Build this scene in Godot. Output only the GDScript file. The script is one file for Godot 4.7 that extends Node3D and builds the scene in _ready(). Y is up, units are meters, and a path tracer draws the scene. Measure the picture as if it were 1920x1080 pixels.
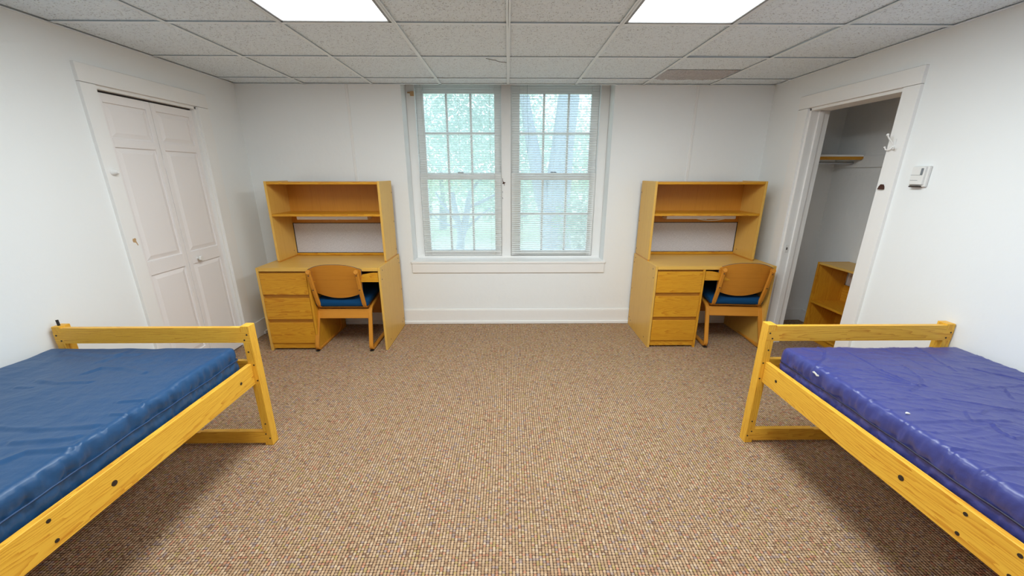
extends Node3D
# A shared bedroom seen from between its two beds. x right, y up, the window wall is at -z. Metres.

const HC := 2.306        # underside of the suspended ceiling
const ZB := -3.796       # window wall
const XL := -2.452       # left wall
const XR := 2.436        # right wall
const ZF := 1.70         # wall behind the camera
const TILE := 0.6096
const GX := 0.0054       # ceiling grid origin
const GZ := -2.3594

var M := {}
var taken := {}
var rng := RandomNumberGenerator.new()
var disc_mesh: ArrayMesh

# ------------------------------------------------------------------ mesh builder
class MB:
	var v := PackedVector3Array()
	var n := PackedVector3Array()
	var uv := PackedVector2Array()
	var idx := PackedInt32Array()

	# box with softly chamfered edges; grain 0/1/2 = axis the texture's u runs along
	func box(c: Vector3, s: Vector3, b := 0.002, grain := 0, off := Vector2.ZERO, xf := Transform3D.IDENTITY) -> MB:
		var h := s * 0.5
		b = minf(b, minf(h.x, minf(h.y, h.z)) * 0.9)
		var base := v.size()
		# vertex id: corner k (bits x,y,z) and axis a
		for k in 8:
			var sg := Vector3(1.0 if k & 1 else -1.0, 1.0 if k & 2 else -1.0, 1.0 if k & 4 else -1.0)
			for a in 3:
				var p := sg * (h - Vector3.ONE * b)
				p[a] = sg[a] * h[a]
				var nn := Vector3.ZERO
				nn[a] = sg[a]
				v.append(xf * (c + p))
				n.append((xf.basis * nn).normalized())
				var ua := grain
				var va := 0
				if a == grain:
					ua = (grain + 1) % 3
					va = (grain + 2) % 3
				else:
					va = 3 - a - grain
				uv.append(Vector2(p[ua] + h[ua], p[va] + h[va]) + off)
		var face := func(q: Array, o: Vector3) -> void:
			# q: four vertex ids in ring order, o: outward direction (local)
			var p0: Vector3 = v[base + q[0]]
			var p1: Vector3 = v[base + q[1]]
			var p2: Vector3 = v[base + q[2]]
			var f := (p2 - p0).cross(p1 - p0)
			var w := xf.basis * o
			if f.dot(w) < 0.0:
				q = [q[0], q[3], q[2], q[1]] if q.size() == 4 else [q[0], q[2], q[1]]
			idx.append_array(PackedInt32Array([base + q[0], base + q[1], base + q[2]]))
			if q.size() == 4:
				idx.append_array(PackedInt32Array([base + q[0], base + q[2], base + q[3]]))
		for a in 3:
			var b1 := 1 << ((a + 1) % 3)
			var b2 := 1 << ((a + 2) % 3)
			for sgn in 2:
				var k0 := (1 << a) if sgn else 0
				var o := Vector3.ZERO
				o[a] = 1.0 if sgn else -1.0
				face.call([k0 * 3 + a, (k0 | b1) * 3 + a, (k0 | b1 | b2) * 3 + a, (k0 | b2) * 3 + a], o)
		if b > 0.0:
			for a in 3:
				var e1 := (a + 1) % 3
				var e2 := (a + 2) % 3
				for s1 in 2:
					for s2 in 2:
						var k0 := ((1 << e1) if s1 else 0) | ((1 << e2) if s2 else 0)
						var k1 := k0 | (1 << a)
						var o := Vector3.ZERO
						o[e1] = 1.0 if s1 else -1.0
						o[e2] = 1.0 if s2 else -1.0
						face.call([k0 * 3 + e1, k1 * 3 + e1, k1 * 3 + e2, k0 * 3 + e2], o)
			for k in 8:
				face.call([k * 3, k * 3 + 1, k * 3 + 2], Vector3(1.0 if k & 1 else -1.0, 1.0 if k & 2 else -1.0, 1.0 if k & 4 else -1.0))
		return self

	# box given by its two corners
	func span(a: Vector3, b: Vector3, bevel := 0.002, grain := 0, off := Vector2.ZERO) -> MB:
		return box((a + b) * 0.5, (b - a).abs(), bevel, grain, off)

	func tri(a: Vector3, b: Vector3, c: Vector3, o: Vector3, ua := Vector2.ZERO, ub := Vector2.ZERO, uc := Vector2.ZERO) -> void:
		var f := (c - a).cross(b - a)
		if f.length_squared() < 1e-18:
			return
		var k := v.size()
		if f.dot(o) < 0.0:
			v.append_array(PackedVector3Array([a, c, b]))
			uv.append_array(PackedVector2Array([ua, uc, ub]))
			f = -f
		else:
			v.append_array(PackedVector3Array([a, b, c]))
			uv.append_array(PackedVector2Array([ua, ub, uc]))
		f = f.normalized()
		n.append_array(PackedVector3Array([f, f, f]))
		idx.append_array(PackedInt32Array([k, k + 1, k + 2]))

	func quad(a: Vector3, b: Vector3, c: Vector3, d: Vector3, o: Vector3, ua := Vector2.ZERO, ub := Vector2.ZERO, uc := Vector2.ZERO, ud := Vector2.ZERO) -> void:
		tri(a, b, c, o, ua, ub, uc)
		tri(a, c, d, o, ua, uc, ud)

	# polygon in the xf's xy plane, extruded along its z by +-depth/2; grain along x (or y)
	func prism(poly: PackedVector2Array, depth: float, xf := Transform3D.IDENTITY, grain_y := false, off := Vector2.ZERO) -> MB:
		var t := Geometry2D.triangulate_polygon(poly)
		var z := Vector3(0, 0, depth * 0.5)
		var m := func(p: Vector2) -> Vector2: return (Vector2(p.y, p.x) if grain_y else p) + off
		for i in range(0, t.size(), 3):
			for sg in [1.0, -1.0]:
				var q := []
				for k in 3:
					var p: Vector2 = poly[t[i + k]]
					q.append(xf * (Vector3(p.x, p.y, 0) + z * sg))
				tri(q[0], q[1], q[2], xf.basis.z * sg, m.call(poly[t[i]]), m.call(poly[t[i + 1]]), m.call(poly[t[i + 2]]))
		var area := 0.0
		for i in poly.size():
			area += poly[i].cross(poly[(i + 1) % poly.size()])
		for i in poly.size():
			var p := poly[i]
			var q := poly[(i + 1) % poly.size()]
			var d := q - p
			var o2 := Vector2(d.y, -d.x) * signf(area)
			var o := xf.basis * Vector3(o2.x, o2.y, 0)
			var pu: Vector2 = m.call(p)
			var qu: Vector2 = m.call(q)
			quad(xf * (Vector3(p.x, p.y, 0) - z), xf * (Vector3(q.x, q.y, 0) - z), xf * (Vector3(q.x, q.y, 0) + z), xf * (Vector3(p.x, p.y, 0) + z), o, pu, qu, qu + Vector2(0, depth), pu + Vector2(0, depth))
		return self

	# profile (in side/normal axes) swept along a path; side is fixed
	func sweep(path: PackedVector3Array, prof: PackedVector2Array, side: Vector3, closed := false) -> MB:
		var cnt := path.size()
		var pn := prof.size()
		var rings := []
		var run := 0.0
		var runs := []
		for i in cnt:
			var a := path[(i - 1 + cnt) % cnt] if closed or i > 0 else path[i]
			var b := path[(i + 1) % cnt] if closed or i < cnt - 1 else path[i]
			var t := (b - a).normalized()
			var sd := (side - t * side.dot(t)).normalized()
			var nr := sd.cross(t).normalized()
			# keep the thickness through bends
			var k := 1.0
			if (closed or (i > 0 and i < cnt - 1)):
				var t1 := (path[i] - a).normalized()
				k = 1.0 / maxf(0.5, t1.dot(t))
			var r := PackedVector3Array()
			for p in prof:
				r.append(path[i] + sd * p.x + nr * p.y * k)
			rings.append(r)
			if i > 0:
				run += path[i].distance_to(path[i - 1])
			runs.append(run)
		var last := cnt if closed else cnt - 1
		for i in last:
			var j := (i + 1) % cnt
			var mid := (path[i] + path[j]) * 0.5
			var u0: float = runs[i]
			var u1: float = runs[j] if j > i else run + path[i].distance_to(path[j])
			var w := 0.0
			for k in pn:
				var k2 := (k + 1) % pn
				var c: Vector3 = (rings[i][k] + rings[i][k2] + rings[j][k] + rings[j][k2]) * 0.25
				var dw := prof[k].distance_to(prof[k2])
				quad(rings[i][k], rings[j][k], rings[j][k2], rings[i][k2], c - mid, Vector2(u0, w), Vector2(u1, w), Vector2(u1, w + dw), Vector2(u0, w + dw))
				w += dw
		if not closed:
			for e in [0, cnt - 1]:
				var o: Vector3 = path[e] - path[1 if e == 0 else cnt - 2]
				for k in range(1, pn - 1):
					tri(rings[e][0], rings[e][k], rings[e][k + 1], o, prof[0], prof[k], prof[k + 1])
		return self

	func tube(path: PackedVector3Array, r: float, sides := 8, closed := false) -> MB:
		var prof := PackedVector2Array()
		for k in sides:
			prof.append(Vector2.from_angle(TAU * k / sides) * r)
		var d := (path[1] - path[0]).normalized()
		var side := Vector3.RIGHT if absf(d.x) < 0.7 else Vector3.UP
		if absf(d.y) < 0.7 and absf(d.x) >= 0.7:
			side = Vector3.UP
		return sweep(path, prof, side, closed)

	# lathe about y: profile points (radius, y)
	func lathe(prof: PackedVector2Array, sides := 20, xf := Transform3D.IDENTITY) -> MB:
		for i in prof.size() - 1:
			var p := prof[i]
			var q := prof[i + 1]
			var o2 := Vector2(q.y - p.y, p.x - q.x)
			for k in sides:
				var a0 := TAU * k / sides
				var a1 := TAU * (k + 1) / sides
				var am := (a0 + a1) * 0.5
				var o := xf.basis * Vector3(cos(am) * o2.x, o2.y, sin(am) * o2.x)
				quad(xf * Vector3(cos(a0) * p.x, p.y, sin(a0) * p.x), xf * Vector3(cos(a1) * p.x, p.y, sin(a1) * p.x), xf * Vector3(cos(a1) * q.x, q.y, sin(a1) * q.x), xf * Vector3(cos(a0) * q.x, q.y, sin(a0) * q.x), o, Vector2(a0, p.y), Vector2(a1, p.y), Vector2(a1, q.y), Vector2(a0, q.y))
		return self

	# average the normals of faces that meet at less than an angle
	func smooth(deg := 40.0) -> MB:
		var at := {}
		for i in range(0, idx.size(), 3):
			var a := v[idx[i]]
			var f := (v[idx[i + 2]] - a).cross(v[idx[i + 1]] - a)
			for k in 3:
				var key := Vector3i((v[idx[i + k]] * 20000.0).round())
				if not at.has(key):
					at[key] = []
				at[key].append(f)
		var lim := cos(deg_to_rad(deg))
		for i in range(0, idx.size(), 3):
			var a := v[idx[i]]
			var f := (v[idx[i + 2]] - a).cross(v[idx[i + 1]] - a)
			var fn := f.normalized()
			for k in 3:
				var s := Vector3.ZERO
				for g in at[Vector3i((v[idx[i + k]] * 20000.0).round())]:
					if g.normalized().dot(fn) > lim:
						s += g
				n[idx[i + k]] = s.normalized() if s.length_squared() > 0.0 else fn
		return self

	func mesh() -> ArrayMesh:
		var arr := []
		arr.resize(Mesh.ARRAY_MAX)
		arr[Mesh.ARRAY_VERTEX] = v
		arr[Mesh.ARRAY_NORMAL] = n
		arr[Mesh.ARRAY_TEX_UV] = uv
		arr[Mesh.ARRAY_INDEX] = idx
		var m := ArrayMesh.new()
		m.add_surface_from_arrays(Mesh.PRIMITIVE_TRIANGLES, arr)
		return m

# ------------------------------------------------------------------ naming
func numbered(called: String, parent: Node) -> String:
	var key := str(parent.get_instance_id()) + called
	var k: int = taken.get(key, 0)
	taken[key] = k + 1
	return called if k == 0 else "%s_%03d" % [called, k]

func thing(called: String, label: String, category: String, at := Vector3.ZERO, turn := 0.0, group := "", kind := "") -> Node3D:
	var o := Node3D.new()
	o.name = numbered(called, self)
	add_child(o, true)
	o.position = at
	o.rotation.y = turn
	tag(o, label, category, group, kind)
	return o

func tag(o: Node, label: String, category := "", group := "", kind := "") -> Node:
	if label:
		o.set_meta("label", label)
	if category:
		o.set_meta("category", category)
	if group:
		o.set_meta("group", group)
	if kind:
		o.set_meta("kind", kind)
	return o

func put(called: String, shape: Variant, mat: Material, parent: Node = null, xf := Transform3D.IDENTITY) -> MeshInstance3D:
	var o := MeshInstance3D.new()
	if parent == null:
		parent = self
	o.name = numbered(called, parent)
	o.mesh = shape.mesh() if shape is MB else shape
	o.material_override = mat
	o.transform = xf
	o.cast_shadow = GeometryInstance3D.SHADOW_CASTING_SETTING_ON
	parent.add_child(o, true)
	return o

func P(list: Array) -> PackedVector2Array:
	var r := PackedVector2Array()
	for k in range(0, list.size(), 2):
		r.append(Vector2(list[k], list[k + 1]))
	return r

func off() -> Vector2:
	return Vector2(rng.randf() * 0.3, rng.randf() * 0.5)

# polyline rounded at its corners
func rounded(pts: Array, r: float, steps := 5, closed := false) -> PackedVector3Array:
	var out := PackedVector3Array()
	var c := pts.size()
	for i in c:
		var p: Vector3 = pts[i]
		if not closed and (i == 0 or i == c - 1):
			out.append(p)
			continue
		var a: Vector3 = pts[(i - 1 + c) % c]
		var b: Vector3 = pts[(i + 1) % c]
		var ra := minf(r, p.distance_to(a) * 0.45)
		var rb := minf(r, p.distance_to(b) * 0.45)
		var s := p + (a - p).normalized() * ra
		var e := p + (b - p).normalized() * rb
		for k in steps + 1:
			var t := float(k) / steps
			out.append(s.lerp(p, t).lerp(p.lerp(e, t), t))
	return out

func rect_profile(w: float, t: float, b := 0.004) -> PackedVector2Array:
	var x := w * 0.5
	var y := t * 0.5
	return P([x - b, -y, x, -y + b, x, y - b, x - b, y, -x + b, y, -x, y - b, -x, -y + b, -x + b, -y])

# ------------------------------------------------------------------ textures and materials
func tex(w: int, h: int, f: Callable) -> ImageTexture:
	var d := PackedByteArray()
	d.resize(w * h * 3)
	var k := 0
	for y in h:
		for x in w:
			var c: Color = f.call(x, y)
			d[k] = int(clampf(c.r, 0, 1) * 255.0)
			d[k + 1] = int(clampf(c.g, 0, 1) * 255.0)
			d[k + 2] = int(clampf(c.b, 0, 1) * 255.0)
			k += 3
	return ImageTexture.create_from_image(Image.create_from_data(w, h, false, Image.FORMAT_RGB8, d))

func noise(freq: float, sd: int, oct := 3) -> FastNoiseLite:
	var q := FastNoiseLite.new()
	q.noise_type = FastNoiseLite.TYPE_SIMPLEX_SMOOTH
	q.frequency = freq
	q.seed = sd
	q.fractal_octaves = oct
	return q

func noise_tex(freq: float, sd: int, size := 512, oct := 4) -> NoiseTexture2D:
	var t := NoiseTexture2D.new()
	t.width = size
	t.height = size
	t.seamless = true
	t.noise = noise(freq, sd, oct)
	return t

func mat(called: String, c: Color, rough := 0.5, spec := 0.5) -> StandardMaterial3D:
	var m := StandardMaterial3D.new()
	m.resource_name = called
	m.albedo_color = c
	m.roughness = rough
	m.metallic_specular = spec
	M[called] = m
	return m

func tri_map(m: StandardMaterial3D, per_metre: float) -> void:
	m.uv1_triplanar = true
	m.uv1_world_triplanar = true
	m.uv1_scale = Vector3.ONE * per_metre

func rgb8(r: int, g: int, b: int) -> Color:
	return Color(r / 255.0, g / 255.0, b / 255.0)

func make_materials() -> void:
	# oak, 2.4 m along the grain by 0.6 m across: growth rings cut by a plank, and pores
	var n1 := noise(1.0, 11, 2)
	var n2 := noise(1.0, 12, 3)
	var n3 := noise(1.0, 13, 2)
	var oak := tex(2048, 768, func(x, y):
		var u: float = x / 2048.0 * 2.4
		var w: float = y / 768.0 * 0.6
		var plank := floorf(w / 0.15)
		var lx := w - plank * 0.15 - 0.075 + n1.get_noise_2d(u * 0.6, plank * 7.0) * 0.03
		var ly := 0.012 + 0.035 * (0.5 + n1.get_noise_2d(u * 0.45 + 40.0, plank * 9.0)) + absf(sin(u * 1.1 + plank * 2.0)) * 0.014
		var rad := sqrt(lx * lx * 0.55 + ly * ly)
		var q := rad * 190.0 + n2.get_noise_2d(u * 3.0, w * 30.0) * 0.8
		var ring := q - floorf(q)
		ring = pow(ring, 3.0) * (0.6 + 0.4 * n2.get_noise_2d(u * 2.0, w * 60.0 + 9.0))
		var pore := maxf(0.0, n3.get_noise_2d(u * 9.0, w * 700.0) - 0.12) * 1.3
		var tone := n2.get_noise_2d(u * 0.6 + 3.0, w * 7.0) * 0.07
		var d := clampf(ring * 0.55 + pore * 0.5 * (0.4 + ring) + 0.03 - tone, 0.0, 1.0)
		return Color(0.98 - 0.27 * d, 0.97 - 0.52 * d, 0.95 - 0.72 * d))
	# straight, quieter grain for veneers
	var veneer := tex(1024, 768, func(x, y):
		var u: float = x / 1024.0 * 2.4
		var w: float = y / 768.0 * 0.6
		var g := n2.get_noise_2d(u * 0.7, w * 55.0) * 0.5 + 0.5
		var pore := maxf(0.0, n3.get_noise_2d(u * 7.0, w * 650.0) - 0.05) * 0.9
		var d := clampf(maxf(0.0, g - 0.55) * 0.5 + pore * 0.28, 0.0, 1.0)
		return Color(0.98 - 0.26 * d, 0.97 - 0.40 * d, 0.95 - 0.52 * d))
	var wood := func(called: String, t: Texture2D, c: Color, rough: float) -> void:
		var m := mat(called, c, rough, 0.36)
		m.albedo_texture = t
		m.uv1_scale = Vector3(1.0 / 2.4, 1.0 / 0.6, 1.0)
		m.clearcoat_enabled = true
		m.clearcoat = 0.1
		m.clearcoat_roughness = 0.35
	wood.call("bed_oak", oak, rgb8(249, 197, 72), 0.42)
	wood.call("desk_oak", oak, rgb8(222, 163, 46), 0.42)
	wood.call("veneer", veneer, rgb8(228, 182, 92), 0.4)
	wood.call("veneer_dark", veneer, rgb8(208, 144, 54), 0.42)
	wood.call("chair_oak", veneer, rgb8(212, 142, 50), 0.4)
	mat("screw_dark", rgb8(46, 34, 26), 0.5)
	mat("black_iron", rgb8(26, 24, 24), 0.5)
	mat("groove_dark", rgb8(70, 44, 22), 0.7)

	# painted plaster
	var bump := noise_tex(0.012, 5, 512, 5)
	var wall_m := mat("plaster", rgb8(240, 241, 240), 0.62, 0.35)
	wall_m.heightmap_enabled = true
	wall_m.heightmap_texture = bump
	wall_m.heightmap_scale = 0.13
	tri_map(wall_m, 1.1)
	var wall_d := mat("closet_plaster", rgb8(244, 244, 243), 0.7, 0.3)
	wall_d.heightmap_enabled = true
	wall_d.heightmap_texture = bump
	wall_d.heightmap_scale = 0.4
	tri_map(wall_d, 1.1)
	var paint := mat("white_paint", rgb8(241, 239, 236), 0.42, 0.45)
	paint.heightmap_enabled = true
	paint.heightmap_texture = bump
	paint.heightmap_scale = 0.08
	tri_map(paint, 1.7)
	mat("door_paint", rgb8(240, 235, 233), 0.45, 0.4)
	mat("chipped_rust", rgb8(70, 38, 26), 0.8)
	mat("old_tan", rgb8(196, 160, 116), 0.8)
	mat("plastic_white", rgb8(232, 230, 226), 0.35)
	mat("plastic_grey", rgb8(120, 124, 128), 0.4)
	mat("steel", rgb8(176, 176, 178), 0.3).metallic = 0.9

	# loop pile carpet, 72 by 96 loops to the 1.008 m square
	var yarn := [rgb8(202, 168, 132), rgb8(210, 177, 143), rgb8(196, 160, 124), rgb8(205, 150, 118), rgb8(194, 166, 114), rgb8(180, 156, 144), rgb8(216, 188, 156), rgb8(168, 132, 104)]
	var cols := 72
	var rows := 96
	var tone_a := []
	var jit := []
	var r2 := RandomNumberGenerator.new()
	r2.seed = 77
	var patch := noise(0.16, 8, 2)
	for k in cols * rows:
		var c: Color = yarn[r2.randi() % 3]
		var pick := r2.randf()
		var hue := patch.get_noise_2d(k % cols * 2.0, float(k / cols))
		if pick < 0.30 + hue * 0.9:
			c = yarn[3 + r2.randi() % 4]
		elif pick > 0.95:
			c = yarn[7]
		tone_a.append(c * r2.randf_range(0.90, 0.98))
		jit.append(Vector3(r2.randf_range(-0.14, 0.14), r2.randf_range(-0.14, 0.14), r2.randf_range(0.75, 1.0)))
	var loop_at := func(x, y) -> Vector3:   # (loop index, height)
		var fx: float = x * cols / 1024.0
		var fy: float = y * rows / 1024.0
		var i := int(fx)
		var j := int(fy)
		var k := j * cols + i
		var q: Vector3 = jit[k]
		var dx := (fx - i - 0.5 + q.x * 0.5) / 0.52
		var dy := (fy - j - 0.5 + q.y) / 0.56
		return Vector3(k, q.z * sqrt(maxf(0.0, 1.0 - dx * dx * 0.92 - dy * dy * 0.85)), 0)
	var gap := rgb8(92, 70, 58)
	var carpet := mat("carpet_loops", Color.WHITE, 0.95, 0.15)
	carpet.albedo_texture = tex(1024, 1024, func(x, y):
		var q: Vector3 = loop_at.call(x, y)
		var fx: float = x * cols / 1024.0
		var furrow := smoothstep(0.30, 0.49, absf(fx - floorf(fx) - 0.5)) * 0.75
		return gap.lerp(tone_a[int(q.x)], smoothstep(0.0, 0.5, q.y) * (1.0 - furrow)))
	carpet.heightmap_enabled = true
	carpet.heightmap_texture = tex(1024, 1024, func(x, y):
		var q: Vector3 = loop_at.call(x, y)
		return Color(q.y, q.y, q.y))
	carpet.heightmap_scale = 0.45
	tri_map(carpet, 1.0 / 1.008)

	# mineral fibre ceiling tile with pinholes
	var pits := []
	r2.seed = 5
	var hole := PackedFloat32Array()
	hole.resize(768 * 768)
	for k in 4600:
		var cx := r2.randi() % 768
		var cy := r2.randi() % 768
		var rad := r2.randf_range(0.7, 1.8)
		var long := r2.randf_range(1.0, 2.2)
		var a := r2.randf() * PI
		var dep := r2.randf_range(0.4, 1.0)
		for dy in range(-5, 6):
			for dx in range(-5, 6):
				var p := Vector2(dx, dy).rotated(a)
				var d := Vector2(p.x / long, p.y).length() / rad
				if d < 1.0:
					var at := posmod(cy + dy, 768) * 768 + posmod(cx + dx, 768)
					hole[at] = maxf(hole[at], dep * (1.0 - d * d * 0.5))
	var speck := noise(0.05, 3, 3)
	var tile_m := mat("ceiling_tile", Color.WHITE, 0.9, 0.2)
	tile_m.albedo_texture = tex(768, 768, func(x, y):
		var h: float = hole[y * 768 + x]
		var t: float = 1.0 + speck.get_noise_2d(x, y) * 0.03
		return rgb8(237, 247, 254).lerp(rgb8(140, 140, 142), h * 0.8) * t)
	tile_m.heightmap_enabled = true
	tile_m.heightmap_texture = tex(768, 768, func(x, y):
		var h: float = 1.0 - hole[y * 768 + x]
		return Color(h, h, h))
	tile_m.heightmap_scale = 0.3
	tri_map(tile_m, 1.0 / 1.1)
	mat("tee_metal", rgb8(240, 248, 252), 0.45)
	mat("fixture_trim", rgb8(150, 153, 156), 0.45)
	var fuzz := mat("bare_fibre", rgb8(206, 204, 206), 1.0, 0.1)
	fuzz.heightmap_enabled = true
	fuzz.heightmap_texture = noise_tex(0.06, 15, 512, 5)
	fuzz.heightmap_scale = 1.4
	tri_map(fuzz, 1.6)
	mat("plenum_dark", rgb8(60, 56, 54), 0.9)
	var lens := mat("light_lens", rgb8(240, 242, 242), 0.4)
	lens.emission_enabled = true
	lens.emission = Color(1.0, 0.99, 0.97)
	lens.emission_energy_multiplier = 1.6

	# tack board cloth
	var weave := noise(0.35, 21, 2)
	var cloth := mat("tack_cloth", Color.WHITE, 0.95, 0.1)
	cloth.albedo_texture = tex(512, 512, func(x, y):
		var t: float = weave.get_noise_2d(x * 0.08, y * 1.7) * 0.5 + weave.get_noise_2d(x * 1.7 + 900.0, y * 0.08) * 0.5
		return rgb8(202, 199, 202) * (1.0 + t * 0.22))
	cloth.uv1_scale = Vector3(3.0, 3.0, 1.0)
	mat("black_edge", rgb8(40, 34, 32), 0.6)

	# coated ticking of the mattresses, and the chair covers
	var crinkle := noise_tex(0.02, 31, 512, 4)
	for a in [["navy_teal", rgb8(25, 72, 116), 0.42], ["navy_violet", rgb8(60, 66, 132), 0.36]]:
		var m := mat(a[0], a[1], a[2], 0.5)
		m.heightmap_enabled = true
		m.heightmap_texture = crinkle
		m.heightmap_scale = 0.12
		m.rim_enabled = true
		m.rim = 0.15
		tri_map(m, 2.2)
	mat("piping_teal", rgb8(24, 58, 98), 0.5)
	mat("piping_navy", rgb8(26, 26, 58), 0.5)
	var up := mat("chair_cloth", rgb8(18, 64, 104), 0.9, 0.2)
	up.rim_enabled = true
	up.rim = 0.3

	# window
	var slat := mat("slat_white", rgb8(232, 233, 230), 0.35)
	slat.backlight_enabled = true
	slat.backlight = Color(0.2, 0.2, 0.2)
	mat("cord_white", rgb8(225, 225, 220), 0.7)
	var pane := mat("pane_glass", Color(0.9, 0.95, 0.97, 0.26), 0.3)
	pane.backlight_enabled = true
	pane.backlight = Color(0.9, 0.95, 0.97)
	pane.transparency = BaseMaterial3D.TRANSPARENCY_ALPHA
	# outside
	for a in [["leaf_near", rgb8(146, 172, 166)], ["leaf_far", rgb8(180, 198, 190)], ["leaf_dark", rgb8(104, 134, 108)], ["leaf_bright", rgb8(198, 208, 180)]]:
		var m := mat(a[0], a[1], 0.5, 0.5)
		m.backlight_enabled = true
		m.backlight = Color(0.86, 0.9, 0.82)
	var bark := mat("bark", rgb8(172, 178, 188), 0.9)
	bark.heightmap_enabled = true
	bark.heightmap_texture = noise_tex(0.03, 41, 512, 4)
	bark.heightmap_scale = 3.0
	tri_map(bark, 1.0)
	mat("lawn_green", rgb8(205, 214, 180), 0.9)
	mat("brick_outside", rgb8(120, 90, 76), 0.9)

# ------------------------------------------------------------------ the shell
func structure(called: String, label: String, category: String) -> Node3D:
	return thing(called, label, category, Vector3.ZERO, 0.0, "", "structure")

func build_shell() -> void:
	var f := put("floor", MB.new().span(Vector3(XL - 0.9, -0.12, ZB - 0.2), Vector3(XR + 0.9, 0.0, ZF + 0.15), 0.0), M.carpet_loops)
	tag(f, "tan and brown loop pile carpet covering the whole floor", "carpet", "", "structure")

	# window wall: window recess from x -0.965 to 0.977 and y 0.68 up past the ceiling
	var zo := -4.14
	var w := MB.new()
	w.span(Vector3(XL - 0.2, -0.1, zo), Vector3(-0.965, 2.62, ZB), 0.0)
	w.span(Vector3(0.977, -0.1, zo), Vector3(XR + 0.2, 2.62, ZB), 0.0)
	w.span(Vector3(-0.965, -0.1, zo), Vector3(0.977, 0.66, ZB), 0.0)
	w.span(Vector3(-0.965, 2.44, zo), Vector3(0.977, 2.62, ZB), 0.0)
	tag(put("wall_back", w, M.plaster), "white painted wall with the double window between the two desks", "wall", "", "structure")

	# left wall with the folding door's opening
	w = MB.new()
	w.span(Vector3(XL - 0.15, -0.1, ZB), Vector3(XL, 2.62, -3.28), 0.0)
	w.span(Vector3(XL - 0.15, -0.1, -2.512), Vector3(XL, 2.62, ZF + 0.1), 0.0)
	w.span(Vector3(XL - 0.15, 2.042, -3.28), Vector3(XL, 2.62, -2.512), 0.0)
	w.span(Vector3(XL - 0.85, -0.1, -3.5), Vector3(XL - 0.75, 2.62, -2.3), 0.0)
	w.span(Vector3(XL - 0.75, -0.1, -3.5), Vector3(XL - 0.15, 2.62, -3.4), 0.0)
	w.span(Vector3(XL - 0.75, -0.1, -2.4), Vector3(XL - 0.15, 2.62, -2.3), 0.0)
	w.span(Vector3(XL - 0.75, 2.3, -3.4), Vector3(XL - 0.15, 2.62, -2.4), 0.0)
	tag(put("wall_left", w, M.plaster), "white painted wall with the closed panelled folding door", "wall", "", "structure")

	# right wall with the open closet
	w = MB.new()
	var xi := XR + 0.15
	w.span(Vector3(XR, -0.1, ZB), Vector3(xi, 2.62, -3.3), 0.0)
	w.span(Vector3(XR, -0.1, -2.54), Vector3(xi, 2.62, ZF + 0.1), 0.0)
	w.span(Vector3(XR, 2.045, -3.3), Vector3(xi, 2.62, -2.54), 0.0)
	tag(put("wall_right", w, M.plaster), "white painted wall with the open closet doorway and the thermostat", "wall", "", "structure")
	w = MB.new()
	w.span(Vector3(3.211, -0.1, -4.0), Vector3(3.33, 2.62, -1.9), 0.0)
	w.span(Vector3(xi, -0.1, -4.0), Vector3(3.211, 2.62, -3.868), 0.0)
	w.span(Vector3(xi, -0.1, -2.1), Vector3(3.211, 2.62, -1.95), 0.0)
	w.span(Vector3(xi, 2.44, -3.868), Vector3(3.211, 2.62, -2.1), 0.0)
	tag(put("wall_closet", w, M.closet_plaster), "scuffed grey white plaster inside the open closet", "wall", "", "structure")

	w = MB.new()
	w.span(Vector3(XL - 0.15, -0.1, ZF), Vector3(XR + 0.15, 2.62, ZF + 0.12), 0.0)
	tag(put("wall_front", w, M.plaster), "plain white wall behind the viewpoint", "wall", "", "structure")

	# base boards
	var b := structure("baseboard_back", "white baseboard with a shoe strip below the window", "baseboard")
	put("board", MB.new().span(Vector3(XL, 0.0, ZB), Vector3(XR, 0.155, ZB + 0.016), 0.004), M.white_paint, b)
	put("cap", MB.new().span(Vector3(XL, 0.150, ZB), Vector3(XR, 0.166, ZB + 0.011), 0.005), M.white_paint, b)
	put("shoe_strip", MB.new().span(Vector3(XL, 0.0, ZB + 0.012), Vector3(XR, 0.034, ZB + 0.028), 0.006), M.white_paint, b)
	b = structure("baseboard_left", "white baseboard along the left wall beside the desk", "baseboard")
	put("board", MB.new().span(Vector3(XL, 0.0, ZB), Vector3(XL + 0.016, 0.16, -3.40), 0.004), M.white_paint, b)
	put("board", MB.new().span(Vector3(XL, 0.0, -2.42), Vector3(XL + 0.016, 0.16, ZF), 0.004), M.white_paint, b)
	put("shoe_strip", MB.new().span(Vector3(XL + 0.012, 0.0, ZB), Vector3(XL + 0.03, 0.034, -3.52), 0.006), M.white_paint, b)
	b = structure("baseboard_right", "white baseboard along the right wall", "baseboard")
	put("board", MB.new().span(Vector3(XR - 0.016, 0.0, ZB), Vector3(XR, 0.16, -3.41), 0.004), M.white_paint, b)
	put("board", MB.new().span(Vector3(XR - 0.016, 0.0, -2.44), Vector3(XR, 0.16, ZF), 0.004), M.white_paint, b)
	b = structure("baseboard_closet", "white baseboard inside the open closet", "baseboard")
	put("board", MB.new().span(Vector3(XR + 0.15, 0.0, -3.868), Vector3(3.211, 0.13, -3.854), 0.004), M.closet_plaster, b)
	put("board", MB.new().span(Vector3(3.197, 0.0, -3.868), Vector3(3.211, 0.13, -2.1), 0.004), M.closet_plaster, b)

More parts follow.
